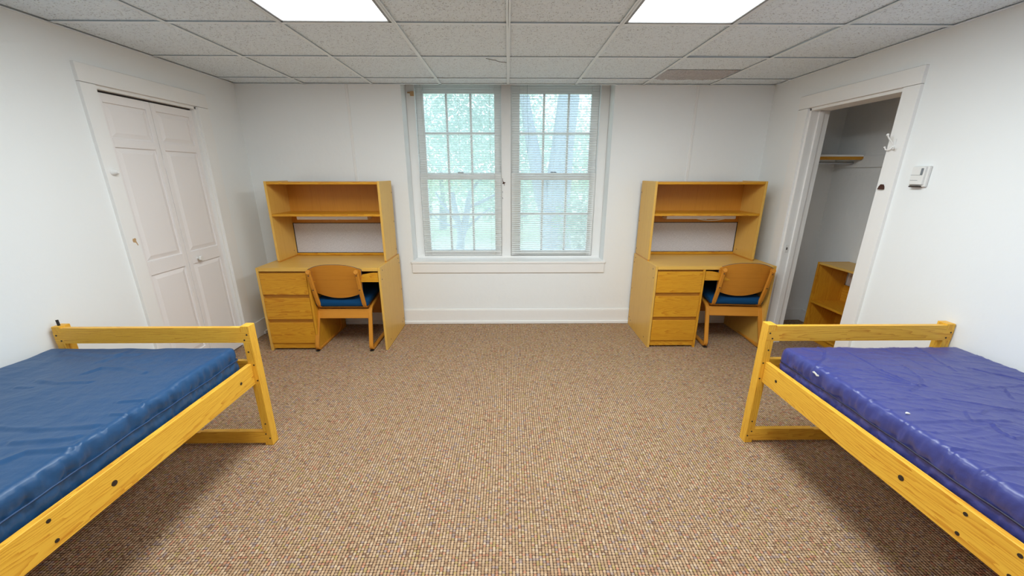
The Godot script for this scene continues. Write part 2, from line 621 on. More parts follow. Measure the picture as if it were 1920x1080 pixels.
	# flat cover strips over the cable runs up the window wall
	for s in [[-1.449, "narrow white cover strip on the wall above the left desk"], [1.731, "narrow white cover strip on the wall above the right desk"]]:
		var t := put("trim_3" if s[0] < 0.0 else "trim_4", MB.new().span(Vector3(s[0] - 0.012, 0.17, ZB - 0.002), Vector3(s[0] + 0.012, HC, ZB + 0.007), 0.003), M.white_paint)
		tag(t, s[1], "cover strip", "", "structure")

func build_ceiling() -> void:
	var c := structure("ceiling", "suspended ceiling of square white fibre tiles in a metal grid", "ceiling")
	put("roof_slab", MB.new().span(Vector3(XL - 0.9, 2.6, -4.14), Vector3(XR + 0.95, 2.75, ZF + 0.12), 0.0), M.plenum_dark, c)
	put("roof_slab", MB.new().span(Vector3(XL - 0.1, 2.45, ZB), Vector3(XR + 0.1, 2.5, ZF), 0.0), M.plenum_dark, c)
	# tiles: eight columns; a narrow row at the window wall
	var zs := [ZB]
	for k in range(2, -8, -1):
		var z := GZ - k * TILE
		if z < ZF:
			zs.append(z)
	zs.append(ZF)
	var shared := {}
	for r in zs.size() - 1:
		var z0: float = zs[r]
		var z1: float = zs[r + 1]
		for i in range(-4, 4):
			# openings for the light fittings
			var mid := (z0 + z1) * 0.5
			if (i == -2 or i == 1) and ((mid > GZ and mid < GZ + 2 * TILE) or (mid > GZ + 3 * TILE and mid < GZ + 5 * TILE)):
				continue
			var x0 := maxf(GX + i * TILE, XL)
			var x1 := minf(GX + (i + 1) * TILE, XR)
			var key := "%.3f %.3f" % [x1 - x0, z1 - z0]
			if not shared.has(key):
				shared[key] = MB.new().box(Vector3.ZERO, Vector3(x1 - x0 - 0.008, 0.015, z1 - z0 - 0.008), 0.0015).mesh()
			var xf := Transform3D(Basis(), Vector3((x0 + x1) * 0.5, HC + 0.0145 + rng.randf_range(0.0, 0.0015), mid))
			if i == 2 and r == 2:      # the slipped tile: a gap opens along its far edge
				xf = Transform3D(Basis(Vector3.UP, 0.024), xf.origin + Vector3(0.0, 0.004, 0.012))
			put("tile", shared[key], M.ceiling_tile, c, xf)
	# bare sagging fibre where a tile near the right corner has lost its face
	var g := MB.new()
	var nz := noise(9.0, 61, 3)
	var nx := 40
	var ny := 22
	var pt := func(a: int, q: int) -> Vector3:
		var u := float(a) / nx
		var w := float(q) / ny
		var x := lerpf(1.245, 1.815, u)
		var z := lerpf(-3.60, -3.285, w)
		var e := minf(minf(u, 1.0 - u) * 5.0, minf(w, 1.0 - w) * 4.0)
		var edge := smoothstep(0.15, 0.75, e + nz.get_noise_2d(x * 1.4, z * 1.4) * 0.5)
		return Vector3(x, HC + 0.004 - edge * (0.012 + 0.012 * nz.get_noise_2d(x * 4.0, z * 4.0)), z)
	for a in nx:
		for q in ny:
			var p0: Vector3 = pt.call(a, q)
			var p1: Vector3 = pt.call(a + 1, q)
			var p2: Vector3 = pt.call(a + 1, q + 1)
			var p3: Vector3 = pt.call(a, q + 1)
			g.quad(p0, p1, p2, p3, Vector3.DOWN)
	put("damaged_patch", g.smooth(60.0), M.bare_fibre, c).set_meta("label", "grey bare fibre where a tile has lost its face")
	# crack across a tile left of the middle
	var crack := MB.new()
	crack.tube(PackedVector3Array([Vector3(-0.15, HC + 0.003, -2.995), Vector3(-0.11, HC + 0.0025, -3.03), Vector3(-0.085, HC + 0.003, -3.045), Vector3(-0.06, HC + 0.0025, -3.075), Vector3(-0.045, HC + 0.003, -3.085), Vector3(-0.005, HC + 0.003, -3.10)]), 0.0016, 5)
	put("crack", crack, M.groove_dark, c)
	# grid of inverted tees
	for i in range(-3, 4):
		var t := MB.new()
		t.span(Vector3(GX + i * TILE - 0.012, HC, ZB), Vector3(GX + i * TILE + 0.012, HC + 0.002, ZF), 0.0006)
		t.span(Vector3(GX + i * TILE - 0.001, HC, ZB), Vector3(GX + i * TILE + 0.001, HC + 0.035, ZF), 0.0)
		put("main_tee", t, M.tee_metal, c)
	var tee := MB.new()
	tee.box(Vector3(0, 0.001, 0), Vector3(TILE - 0.024, 0.002, 0.024), 0.0006)
	tee.box(Vector3(0, 0.018, 0), Vector3(TILE - 0.024, 0.034, 0.002), 0.0)
	var tm := tee.mesh()
	for r in range(1, zs.size() - 1):
		for i in range(-4, 4):
			if (i == -2 or i == 1) and (absf(zs[r] - GZ - TILE) < 0.1 or absf(zs[r] - GZ - 4 * TILE) < 0.1):
				continue      # no tee across a light fitting
			put("cross_tee", tm, M.tee_metal, c, Transform3D(Basis(), Vector3(GX + (i + 0.5) * TILE, HC + 0.0004, zs[r])))
	var ang := MB.new()
	ang.span(Vector3(XL, HC, ZB), Vector3(XR, HC + 0.002, ZB + 0.02), 0.0)
	ang.span(Vector3(XL, HC - 0.001, ZB), Vector3(-0.965, HC + 0.022, ZB + 0.0015), 0.0)
	ang.span(Vector3(0.977, HC - 0.001, ZB), Vector3(XR, HC + 0.022, ZB + 0.0015), 0.0)
	put("wall_angle", ang, M.tee_metal, c)
	for s in [[XL, 1.0], [XR, -1.0]]:
		put("wall_angle", MB.new().span(Vector3(s[0], HC, ZB), Vector3(s[0] + s[1] * 0.02, HC + 0.002, ZF), 0.0), M.tee_metal, c)

func ceiling_light(col: int, z0: float, label: String, energy: float) -> void:
	var x0 := GX + col * TILE
	var cx := x0 + TILE * 0.5
	var cz := z0 + TILE
	var o := thing("ceiling_light", label, "ceiling light", Vector3(cx, HC, cz), 0.0, "recessed ceiling lights")
	var fr := MB.new()
	var hx := TILE * 0.5 - 0.010
	var hz := TILE - 0.010
	for s in [-1.0, 1.0]:
		fr.box(Vector3(s * (hx - 0.009), 0.006, 0), Vector3(0.018, 0.010, hz * 2.0), 0.002)
		fr.box(Vector3(0, 0.006, s * (hz - 0.009)), Vector3(hx * 2.0, 0.010, 0.018), 0.002)
	put("frame", fr, M.fixture_trim, o)
	var bx := MB.new()
	bx.box(Vector3(0, 0.07, 0), Vector3(hx * 2.0, 0.11, hz * 2.0), 0.002)
	put("housing", bx, M.fixture_trim, o)
	put("lens", MB.new().box(Vector3(0, 0.009, 0), Vector3(hx * 2.0 - 0.03, 0.006, hz * 2.0 - 0.03), 0.001), M.light_lens, o)
	var l := AreaLight3D.new()
	l.name = "lamp"
	l.area_size = Vector2(hx * 2.0 - 0.05, hz * 2.0 - 0.05)
	l.light_energy = energy
	l.light_color = Color(0.93, 0.98, 1.0)
	l.area_range = 12.0
	l.area_attenuation = 2.0
	l.shadow_enabled = true
	l.rotation_degrees.x = -90.0
	l.position = Vector3(0, 0.004, 0)
	o.add_child(l)

# ------------------------------------------------------------------ window
func build_window() -> void:
	var z := -3.965
	var t := structure("trim_1", "white painted window frame with a wide post between the sashes", "window frame")
	for s in [[-0.965, -0.882], [0.889, 0.977], [-0.0645, 0.0325]]:
		put("mullion" if s[0] > -0.1 and s[0] < 0.0 else "jamb", MB.new().span(Vector3(s[0], 0.68, z - 0.14), Vector3(s[1], 2.44, z), 0.003), M.white_paint, t)
	put("frame_sill", MB.new().span(Vector3(-0.965, 0.66, z - 0.15), Vector3(0.977, 0.70, z + 0.002), 0.004), M.white_paint, t)
	put("head", MB.new().span(Vector3(-0.965, 2.36, z - 0.14), Vector3(0.977, 2.44, z), 0.003), M.white_paint, t)
	# a torn flake and paint chips on the post
	var chip := MB.new()
	chip.prism(P([-0.006, 0.05, 0.0, 0.045, -0.001, 0.03, 0.006, 0.014, 0.022, 0.012, 0.027, 0.008, 0.018, 0.002, 0.014, -0.004, 0.017, -0.02, 0.013, -0.021, 0.010, -0.004, -0.004, -0.004, -0.006, 0.002, 0.001, 0.012, -0.005, 0.022, -0.003, 0.035]), 0.006, Transform3D(Basis(), Vector3(-0.049, 1.445, z + 0.001)))
	put("rust_mark", chip, M.chipped_rust, t).set_meta("label", "dark brown torn rust mark on the post")
	put("paint_chip", MB.new().prism(P([0, 0, 0.003, 0.012, 0.001, 0.026, -0.002, 0.014]), 0.002, Transform3D(Basis(), Vector3(-0.053, 1.348, z + 0.0005))), M.plastic_grey, t)
	put("paint_chip", MB.new().prism(P([0, 0, 0.006, -0.004, 0.003, 0.012, -0.002, 0.012]), 0.002, Transform3D(Basis(), Vector3(-0.054, 1.296, z + 0.0005))), M.plastic_grey, t)
	t = structure("trim_2", "white window ledge with a flat apron board under it", "window sill")
	var st := MB.new()
	st.span(Vector3(-0.965, 0.655, z), Vector3(0.977, 0.682, ZB), 0.0)
	st.span(Vector3(-0.99, 0.655, ZB - 0.002), Vector3(1.0, 0.682, ZB + 0.022), 0.007)
	put("ledge", st, M.white_paint, t)
	put("apron", MB.new().span(Vector3(-0.98, 0.562, ZB - 0.002), Vector3(0.99, 0.654, ZB + 0.016), 0.003), M.white_paint, t)

	var wins := [
		["window_1", "left window, two sliding sashes of six panes each", -0.882, -0.0645, -0.813, -0.131, -0.595, -0.360, -0.812, -0.133],
		["window_2", "right window, two sliding sashes of six panes each", 0.0325, 0.889, 0.118, 0.814, 0.355, 0.595, 0.131, 0.828]]
	for a in wins:
		var o := structure(a[0], a[1], "window")
		for s in 2:
			var low := s == 1
			var sash := Node3D.new()
			sash.name = "lower_sash" if low else "upper_sash"
			o.add_child(sash, true)
			var gz: float = -4.0 if low else -4.04
			var gx0: float = a[8] if low else a[4]
			var gx1: float = a[9] if low else a[5]
			var gy0: float = 0.762 if low else 1.546
			var gy1: float = 1.480 if low else 2.275
			var my: float = 1.137 if low else 1.922
			var y0: float = 0.702 if low else 1.502
			var y1: float = 1.545 if low else 2.36
			var hz := 0.018
			var mb := MB.new()
			mb.span(Vector3(a[2], y0, gz - hz), Vector3(gx0, y1, gz + hz), 0.003)
			put("stile", mb, M.white_paint, sash)
			put("stile", MB.new().span(Vector3(gx1, y0, gz - hz), Vector3(a[3], y1, gz + hz), 0.003), M.white_paint, sash)
			put("rail", MB.new().span(Vector3(gx0, y0, gz - hz), Vector3(gx1, gy0, gz + hz), 0.003), M.white_paint, sash)
			put("rail", MB.new().span(Vector3(gx0, gy1, gz - hz), Vector3(gx1, y1, gz + hz), 0.003), M.white_paint, sash)
			for mx in [a[6], a[7]]:
				put("muntin", MB.new().span(Vector3(mx - 0.011, gy0, gz - 0.013), Vector3(mx + 0.011, gy1, gz + 0.013), 0.004), M.white_paint, sash)
			put("muntin", MB.new().span(Vector3(gx0, my - 0.011, gz - 0.012), Vector3(gx1, my + 0.011, gz + 0.012), 0.004), M.white_paint, sash)
			var xs := [gx0, a[6], a[7], gx1]
			for i in 3:
				for q in [[gy0, my], [my, gy1]]:
					put("pane", MB.new().span(Vector3(xs[i], q[0], gz - 0.0015), Vector3(xs[i + 1], q[1], gz + 0.0015), 0.0), M.pane_glass, sash)
			if low:
				put("sash_lock", MB.new().box(Vector3((a[2] + a[3]) * 0.5, 1.552, gz + 0.01), Vector3(0.06, 0.012, 0.025), 0.004), M.plastic_grey, sash)

	blind(-0.872, -0.066, 0.752, 8.0, "white slatted blind over the left window, its slats nearly level", true)
	blind(0.042, 0.866, 0.738, 15.0, "white slatted blind over the right window, its slats tipped further shut", false)
	# end bracket left showing beside the left blind
	var br := MB.new()
	br.box(Vector3(0, 0, 0), Vector3(0.035, 0.04, 0.02), 0.003)
	br.box(Vector3(-0.03, 0.01, -0.006), Vector3(0.03, 0.012, 0.006), 0.002)
	var bo := put("blind_bracket", br, M.old_tan, null, Transform3D(Basis(), Vector3(-0.902, 2.262, -3.955)))
	tag(bo, "small tan metal bracket in the top left corner of the window frame", "bracket")

func blind(x0: float, x1: float, y0: float, tilt: float, label: String, left: bool) -> void:
	var z := -3.93
	var top := 2.335
	var o := thing("venetian_blind", label, "blind", Vector3((x0 + x1) * 0.5, y0, z), 0.0, "window blinds")
	var wd := x1 - x0
	put("head_rail", MB.new().box(Vector3(0, top - y0 + 0.012, 0), Vector3(wd, 0.026, 0.03), 0.002), M.slat_white, o)
	put("bottom_rail", MB.new().box(Vector3(0, 0.006, 0), Vector3(wd - 0.002, 0.012, 0.022), 0.004), M.slat_white, o)
	# one slat: a shallow arc 25 mm wide, 0.5 mm thick
	var arc := PackedVector2Array()
	var seg := 5
	for k in seg + 1:
		var s := float(k) / seg * 2.0 - 1.0
		arc.append(Vector2(s * 0.0123, 0.0016 * (1.0 - s * s)))
	for k in range(seg, -1, -1):
		arc.append(arc[k] + Vector2(0, -0.0005))
	var sl := MB.new().prism(arc, wd - 0.004, Transform3D(Basis(Vector3.UP, PI / 2), Vector3.ZERO)).smooth(30.0).mesh()
	var cnt := 73
	var gap := (top - y0 - 0.02) / cnt
	for k in cnt:
		var y := 0.020 + gap * (k + 0.45)
		var a := deg_to_rad(tilt + rng.randf_range(-0.7, 0.7))
		var bend := 0.0
		if left and k == 8:
			bend = 0.008
		# tipped so that the far edge is the higher one
		put("slat", sl, M.slat_white, o, Transform3D(Basis(Vector3.BACK, bend) * Basis(Vector3.RIGHT, a), Vector3(rng.randf_range(-0.0015, 0.0015), y, 0)))
	for u in [0.13, 0.5, 0.87]:
		var cd := MB.new()
		for s in [-1.0, 1.0]:
			cd.tube(PackedVector3Array([Vector3((u - 0.5) * wd, 0.01, s * 0.0125), Vector3((u - 0.5) * wd, top - y0, s * 0.0125)]), 0.0006, 5)
		put("ladder_cord", cd, M.cord_white, o)
	if left:
		put("pull_cord", MB.new().tube(PackedVector3Array([Vector3(0.30, top - y0, 0.018), Vector3(0.30, 0.9, 0.018), Vector3(0.30, 0.55, 0.017)]), 0.0009, 5), M.cord_white, o)
		put("wand", MB.new().tube(PackedVector3Array([Vector3(-0.345, top - y0, 0.02), Vector3(-0.325, 0.75, 0.02)]), 0.003, 8), M.cord_white, o)
	else:
		put("pull_cord", MB.new().tube(PackedVector3Array([Vector3(-0.27, top - y0, 0.018), Vector3(-0.27, 1.4, 0.018), Vector3(-0.262, 1.28, 0.018), Vector3(-0.25, 1.15, 0.019), Vector3(-0.262, 1.0, 0.018), Vector3(-0.285, 0.9, 0.018)]), 0.0012, 5), M.plastic_grey, o)

# ------------------------------------------------------------------ doors and wall fittings
func casing(called: String, label: String, xw: float, sgn: float, z0: float, z1: float, o0: float, o1: float, head_b: float, deep: float) -> Node3D:
	# xw the wall plane, sgn the way into the room; z0..z1 outer width (z0 far), o0..o1 the opening
	var t := structure(called, label, "door frame")
	var a := xw - sgn * 0.003
	var b := xw + sgn * 0.021
	put("side_board", MB.new().span(Vector3(a, 0, z0), Vector3(b, head_b, o0), 0.003), M.white_paint, t)
	put("side_board", MB.new().span(Vector3(a, 0, o1), Vector3(b, head_b, z1), 0.003), M.white_paint, t)
	put("head_board", MB.new().span(Vector3(a, head_b + 0.0012, z0), Vector3(b, 2.143, z1), 0.003), M.white_paint, t)
	# lining of the opening
	put("jamb", MB.new().span(Vector3(xw - sgn * deep, 0, o0 - 0.001), Vector3(xw + sgn * 0.002, head_b, o0 + 0.018), 0.002), M.white_paint, t)
	put("jamb", MB.new().span(Vector3(xw - sgn * deep, 0, o1 - 0.018), Vector3(xw + sgn * 0.002, head_b, o1 + 0.001), 0.002), M.white_paint, t)
	put("head_jamb", MB.new().span(Vector3(xw - sgn * deep, head_b - 0.02, o0), Vector3(xw + sgn * 0.002, head_b + 0.002, o1), 0.002), M.white_paint, t)
	return t

func door_leaf(parent: Node3D, z0: float, z1: float, x: float) -> Node3D:
	# a frame of stiles and rails with three raised panels, face towards +x
	var leaf := Node3D.new()
	leaf.name = numbered("leaf", parent)
	parent.add_child(leaf, true)
	var y0 := 0.012
	var y1 := 2.008
	var ps := [[1.75, 1.955], [0.955, 1.695], [0.19, 0.857]]
	var pa := z0 + 0.038
	var pb := z1 - 0.036
	var fr := MB.new()
	fr.span(Vector3(x - 0.03, y0, z0), Vector3(x, y1, pa), 0.002)
	fr.span(Vector3(x - 0.03, y0, pb), Vector3(x, y1, z1), 0.002)
	var ys := [y0, 0.19, 0.857, 0.955, 1.695, 1.75, 1.955, y1]
	for k in range(0, 8, 2):
		fr.span(Vector3(x - 0.03, ys[k], pa - 0.001), Vector3(x, ys[k + 1], pb + 0.001), 0.002)
	put("frame", fr, M.door_paint, leaf)
	for p in ps:
		var m := MB.new()
		var xb: float = x - 0.010
		var i0 := 0.006
		var i1 := 0.034
		var c := []
		for q in [[0.0, xb], [i0, xb + 0.0002], [i1, x - 0.002]]:
			c.append([Vector3(q[1], p[0] + q[0], pa + q[0]), Vector3(q[1], p[1] - q[0], pa + q[0]), Vector3(q[1], p[1] - q[0], pb - q[0]), Vector3(q[1], p[0] + q[0], pb - q[0])])
		for k in 2:
			for e in 4:
				var e2 := (e + 1) % 4
				m.quad(c[k][e], c[k][e2], c[k + 1][e2], c[k + 1][e], Vector3.RIGHT)
		m.quad(c[2][0], c[2][1], c[2][2], c[2][3], Vector3.RIGHT)
		m.span(Vector3(x - 0.028, p[0], pa), Vector3(xb - 0.003, p[1], pb), 0.0)
		put("panel", m, M.door_paint, leaf)
	return leaf

func build_doors() -> void:
	var t := casing("trim_5", "white door frame round the folding door, with flaked edges", XL, 1.0, -3.391, -2.42, -3.279, -2.513, 2.040, 0.15)
	# paint torn away in a tan blotch, and the painted stub
	var tan := MB.new().prism(P([-0.013, 0.006, -0.008, 0.018, -0.001, 0.016, 0.006, 0.02, 0.012, 0.012, 0.009, 0.0, 0.013, -0.014, 0.017, -0.03, 0.012, -0.03, 0.006, -0.012, -0.004, -0.008, -0.011, -0.006]), 0.002, Transform3D(Basis(Vector3.UP, PI / 2), Vector3(XL + 0.0215, 1.115, -2.475)))
	put("torn_paint", tan, M.old_tan, t).set_meta("label", "tan blotch where paint has torn away")
	var d := structure("door_1", "white bifold closet door with raised panels, shut", "folding door")
	var a := door_leaf(d, -2.894, -2.532, XL - 0.022)
	var b := door_leaf(d, -3.26, -2.897, XL - 0.022)
	var kn := MB.new().lathe(P([0.0, 0.0, 0.009, 0.0, 0.008, 0.012, 0.018, 0.02, 0.021, 0.029, 0.017, 0.036, 0.0, 0.039]), 20, Transform3D(Basis(Vector3.BACK, -PI / 2), Vector3(XL - 0.023, 0.892, -2.985))).smooth(50.0)
	put("knob", kn, M.plastic_white, b).set_meta("label", "round white knob")
	put("track", MB.new().span(Vector3(XL - 0.06, 2.012, -3.26), Vector3(XL - 0.03, 2.022, -2.53), 0.001), M.plenum_dark, d)
	for z in [-2.895]:
		put("hinge", MB.new().box(Vector3(XL - 0.0225, 1.6, z), Vector3(0.003, 0.06, 0.004), 0.001), M.door_paint, d)

	var bump := MB.new().lathe(P([0.0, 0.0, 0.02, 0.0, 0.021, 0.006, 0.016, 0.012, 0.012, 0.03, 0.009, 0.035, 0.0, 0.036]), 18, Transform3D(Basis(Vector3.BACK, -PI / 2), Vector3(XL + 0.02, 1.545, -2.465))).smooth(50.0)
	tag(put("wall_peg", bump, M.white_paint), "white painted round peg on the frame of the folding door", "peg")

	casing("trim_6", "white door frame round the open closet doorway, its paint chipped", XR, -1.0, -3.412, -2.434, -3.302, -2.54, 2.042, 0.152)
	# door stop strip down the far jamb, closing plate
	var sx := MB.new()
	sx.span(Vector3(XR + 0.06, 0, -3.286), Vector3(XR + 0.10, 2.02, -3.272), 0.002)
	tag(put("trim_7", sx, M.white_paint), "narrow white stop strip down the closet doorway", "door stop", "", "structure")
	var pl := put("strike_plate", MB.new().box(Vector3.ZERO, Vector3(0.03, 0.07, 0.003), 0.001), M.plastic_white, null, Transform3D(Basis(), Vector3(XR + 0.03, 0.905, -3.281)))
	tag(pl, "small chipped latch plate on the far side of the closet doorway", "latch plate")
	put("hole", MB.new().box(Vector3(0, 0.0, 0.0012), Vector3(0.01, 0.022, 0.002), 0.0), M.screw_dark, pl)

	# coat hook: back plate, upper prong, two lower prongs
	var hk := thing("coat_hook", "white painted double coat hook on the closet door frame", "coat hook", Vector3(XR - 0.021, 1.705, -2.495))
	hk.scale = Vector3.ONE * 0.78
	put("plate", MB.new().box(Vector3(-0.002, 0.01, 0), Vector3(0.005, 0.085, 0.02), 0.002), M.white_paint, hk)
	var up := MB.new().tube(rounded([Vector3(0, 0.0, 0), Vector3(-0.02, 0.025, -0.004), Vector3(-0.045, 0.055, -0.012), Vector3(-0.06, 0.08, -0.015)], 0.02), 0.005, 8).smooth()
	put("upper_prong", up, M.white_paint, hk)
	put("prong_tip", MB.new().lathe(P([0, -0.010, 0.008, -0.006, 0.010, 0.0, 0.008, 0.006, 0, 0.010]), 12, Transform3D(Basis(), Vector3(-0.061, 0.084, -0.015))).smooth(60.0), M.white_paint, hk)
	for s in [-1.0, 1.0]:
		put("lower_prong", MB.new().tube(rounded([Vector3(0, 0.0, s * 0.004), Vector3(-0.015, -0.028, s * 0.014), Vector3(-0.032, -0.03, s * 0.03), Vector3(-0.04, -0.012, s * 0.034)], 0.015), 0.005, 8).smooth(), M.white_paint, hk)
		put("prong_tip", MB.new().lathe(P([0, -0.008, 0.007, -0.004, 0.008, 0.0, 0.006, 0.005, 0, 0.008]), 12, Transform3D(Basis(), Vector3(-0.041, -0.010, s * 0.034))).smooth(60.0), M.white_paint, hk)

	# brown three cornered bumper
	var pg := MB.new().prism(P([-0.019, -0.014, 0.019, -0.014, 0.016, 0.002, 0.007, 0.017, -0.004, 0.018, -0.013, 0.004]), 0.012, Transform3D(Basis(Vector3.UP, -PI / 2), Vector3(XR - 0.027, 1.455, -2.5)))
	tag(put("rusty_bracket", pg, M.chipped_rust), "small three cornered rusty brown bracket on the closet door frame", "bracket")

	# thermostat
	var th := thing("thermostat", "white wall thermostat with a grey slot, right of the closet", "thermostat", Vector3(XR, 1.522, -2.295))
	put("base", MB.new().box(Vector3(-0.008, 0, 0), Vector3(0.016, 0.118, 0.094), 0.004), M.plastic_white, th)
	put("cover", MB.new().box(Vector3(-0.020, 0.004, -0.002), Vector3(0.020, 0.104, 0.076), 0.005), M.plastic_white, th)
	put("slot", MB.new().box(Vector3(-0.031, 0.027, 0.022), Vector3(0.004, 0.038, 0.012), 0.001), M.plastic_grey, th)
	put("seam", MB.new().box(Vector3(-0.0305, 0.008, -0.006), Vector3(0.001, 0.0016, 0.062), 0.0), M.plastic_grey, th)
	put("dial_line", MB.new().box(Vector3(-0.0305, -0.022, -0.012), Vector3(0.001, 0.002, 0.042), 0.0), M.plastic_grey, th)
	put("vent", MB.new().box(Vector3(-0.018, -0.057, -0.004), Vector3(0.022, 0.008, 0.060), 0.001), M.screw_dark, th)

# ------------------------------------------------------------------ closet contents
func build_closet() -> void:
	var s := thing("closet_shelf", "high closet shelf, white with a bare oak front edge, on a wall cleat", "shelf", Vector3(2.9, 1.66, -3.7))
	put("board", MB.new().span(Vector3(2.61 - 2.9, 0.026, -3.868 + 3.7), Vector3(3.19 - 2.9, 0.044, -3.552 + 3.7), 0.002), M.closet_plaster, s)
	put("front_edge", MB.new().prism(P([-0.29, 0.0, 0.275, 0.0, 0.29, 0.012, 0.29, 0.027, -0.29, 0.027]), 0.018, Transform3D(Basis(), Vector3(0, 0, 0.139)), false, off()), M.desk_oak, s)
	put("cleat", MB.new().span(Vector3(3.192 - 2.9, -0.066, -3.868 + 3.7), Vector3(3.211 - 2.9, 0.034, -2.2 + 3.7), 0.002), M.closet_plaster, s)
	put("cleat", MB.new().span(Vector3(2.6 - 2.9, -0.066, -3.868 + 3.7), Vector3(3.19 - 2.9, 0.026, -3.849 + 3.7), 0.002), M.closet_plaster, s)
	put("rod", MB.new().tube(PackedVector3Array([Vector3(-0.29, -0.025, 0.05), Vector3(0.29, -0.025, 0.05)]), 0.012, 12).smooth(), M.steel, s)

	var b := thing("bookcase", "low open oak bookcase standing inside the closet", "bookcase", Vector3(3.055, 0, -3.06))
	var x0 := -0.147
	var x1 := 0.147
	for z in [-0.38, 0.36]:
		put("side_panel", MB.new().span(Vector3(x0, 0, z), Vector3(x1, 0.75, z + 0.02), 0.002, 1, off()), M.desk_oak, b)
	put("top", MB.new().span(Vector3(x0, 0.73, -0.36), Vector3(x1, 0.75, 0.36), 0.002, 2, off()), M.veneer, b)
	put("shelf", MB.new().span(Vector3(x0 + 0.004, 0.355, -0.36), Vector3(x1, 0.375, 0.36), 0.002, 2, off()), M.desk_oak, b)
	put("shelf", MB.new().span(Vector3(x0 + 0.004, 0.06, -0.36), Vector3(x1, 0.08, 0.36), 0.002, 2, off()), M.desk_oak, b)
	put("kick_board", MB.new().span(Vector3(x0 + 0.02, 0.0, -0.36), Vector3(x0 + 0.04, 0.06, 0.36), 0.002, 2, off()), M.desk_oak, b)
	put("back_panel", MB.new().span(Vector3(x1 - 0.012, 0.06, -0.36), Vector3(x1 - 0.002, 0.53, 0.36), 0.001, 2, off()), M.desk_oak, b)

# ------------------------------------------------------------------ furniture
func screw(parent: Node, at: Vector3, dir: Vector3, r := 0.005) -> void:
	var b := Basis(Quaternion(Vector3.UP, dir)) if dir != Vector3.DOWN else Basis(Vector3.RIGHT, PI)
	put("screw", disc_mesh, M.screw_dark, parent, Transform3D(b.scaled_local(Vector3(r, 1.0, r)), at))

func desk(x0: float, zf: float, zb: float, label: String) -> Node3D:
	# origin: front left foot; depth runs to -z
	var d := thing("desk", label, "desk", Vector3(x0, 0, zf), 0.0, "dormitory desks")
	var w := 1.056
	var dp := zf - zb
	var h := 0.770
	put("side_panel", MB.new().span(Vector3(0, 0, -dp), Vector3(0.021, h, 0), 0.002, 1, off()), M.veneer, d)
	put("side_panel", MB.new().span(Vector3(w - 0.021, 0, -dp), Vector3(w, h, 0), 0.002, 1, off()), M.veneer, d)
	put("desktop", MB.new().span(Vector3(0.021, 0.738, -dp), Vector3(w - 0.021, h, 0.001), 0.003, 0, off()), M.veneer, d)
	put("partition", MB.new().span(Vector3(0.421, 0.0, -dp + 0.02), Vector3(0.442, 0.738, -0.002), 0.002, 1, off()), M.desk_oak, d)
	put("back_board", MB.new().span(Vector3(0.021, 0.15, -dp + 0.004), Vector3(w - 0.021, 0.738, -dp + 0.02), 0.001, 0, off()), M.veneer_dark, d)
	put("drawer_case", MB.new().span(Vector3(0.021, 0.03, -dp + 0.03), Vector3(0.421, 0.73, -0.022), 0.001, 0, off()), M.veneer_dark, d)
	put("toe_board", MB.new().span(Vector3(0.021, 0.018, -0.022), Vector3(0.421, 0.068, -0.012), 0.001, 0, off()), M.desk_oak, d)
	for y in [[0.530, 0.722], [0.302, 0.498], [0.072, 0.270]]:
		# front with the top edge undercut for the fingers
		var c := P([-0.002, y[0], 0.0, y[0] + 0.002, 0.0, y[1] - 0.002, -0.002, y[1], -0.006, y[1], -0.02, y[1] - 0.022, -0.02, y[0]])
		var fr := MB.new()
		var wd := 0.394
		# extrude the profile (z,y) along x
		fr.prism(c, wd, Transform3D(Basis(Vector3(0, 0, 1), Vector3(0, 1, 0), Vector3(-1, 0, 0)), Vector3(0.024 + wd * 0.5, 0, 0)))
		# grain along x for the front face
		for k in fr.v.size():
			if absf(fr.n[k].x) < 0.5:
				fr.uv[k] = Vector2(fr.v[k].x, fr.v[k].y) + Vector2(x0 + 3.0, y[0] * 3.1)
		put("drawer", fr, M.desk_oak, d)
	# pencil drawer with a scooped lip
	var lip := PackedVector2Array([Vector2(0.446, 0.642), Vector2(1.032, 0.642)])
	for k in 21:
		var u := 1.0 - k / 20.0
		var x := lerpf(0.446, 1.032, u)
		var e := minf(x - 0.446, 1.032 - x)
		lip.append(Vector2(x, 0.724 - 0.018 * smoothstep(0.03, 0.16, e)))
	put("pencil_drawer", MB.new().prism(lip, 0.018, Transform3D(Basis(), Vector3(0, 0, -0.014)), false, off()), M.desk_oak, d)
	put("drawer_tray", MB.new().span(Vector3(0.46, 0.65, -0.36), Vector3(1.02, 0.665, -0.024), 0.001, 0, off()), M.veneer_dark, d)
	# dark bolt heads on the outer sides
	for s in [[-0.0005, -1.0], [w + 0.0005, 1.0]]:
		for p in [[0.735, -0.055], [0.66, -0.03], [0.735, -dp + 0.055], [0.685, -dp + 0.028], [0.41, -dp + 0.028], [0.09, -dp + 0.028], [0.07, -dp + 0.075], [0.06, -0.11]]:
			screw(d, Vector3(s[0], p[0], p[1]), Vector3(s[1], 0, 0), 0.0055)
	return d

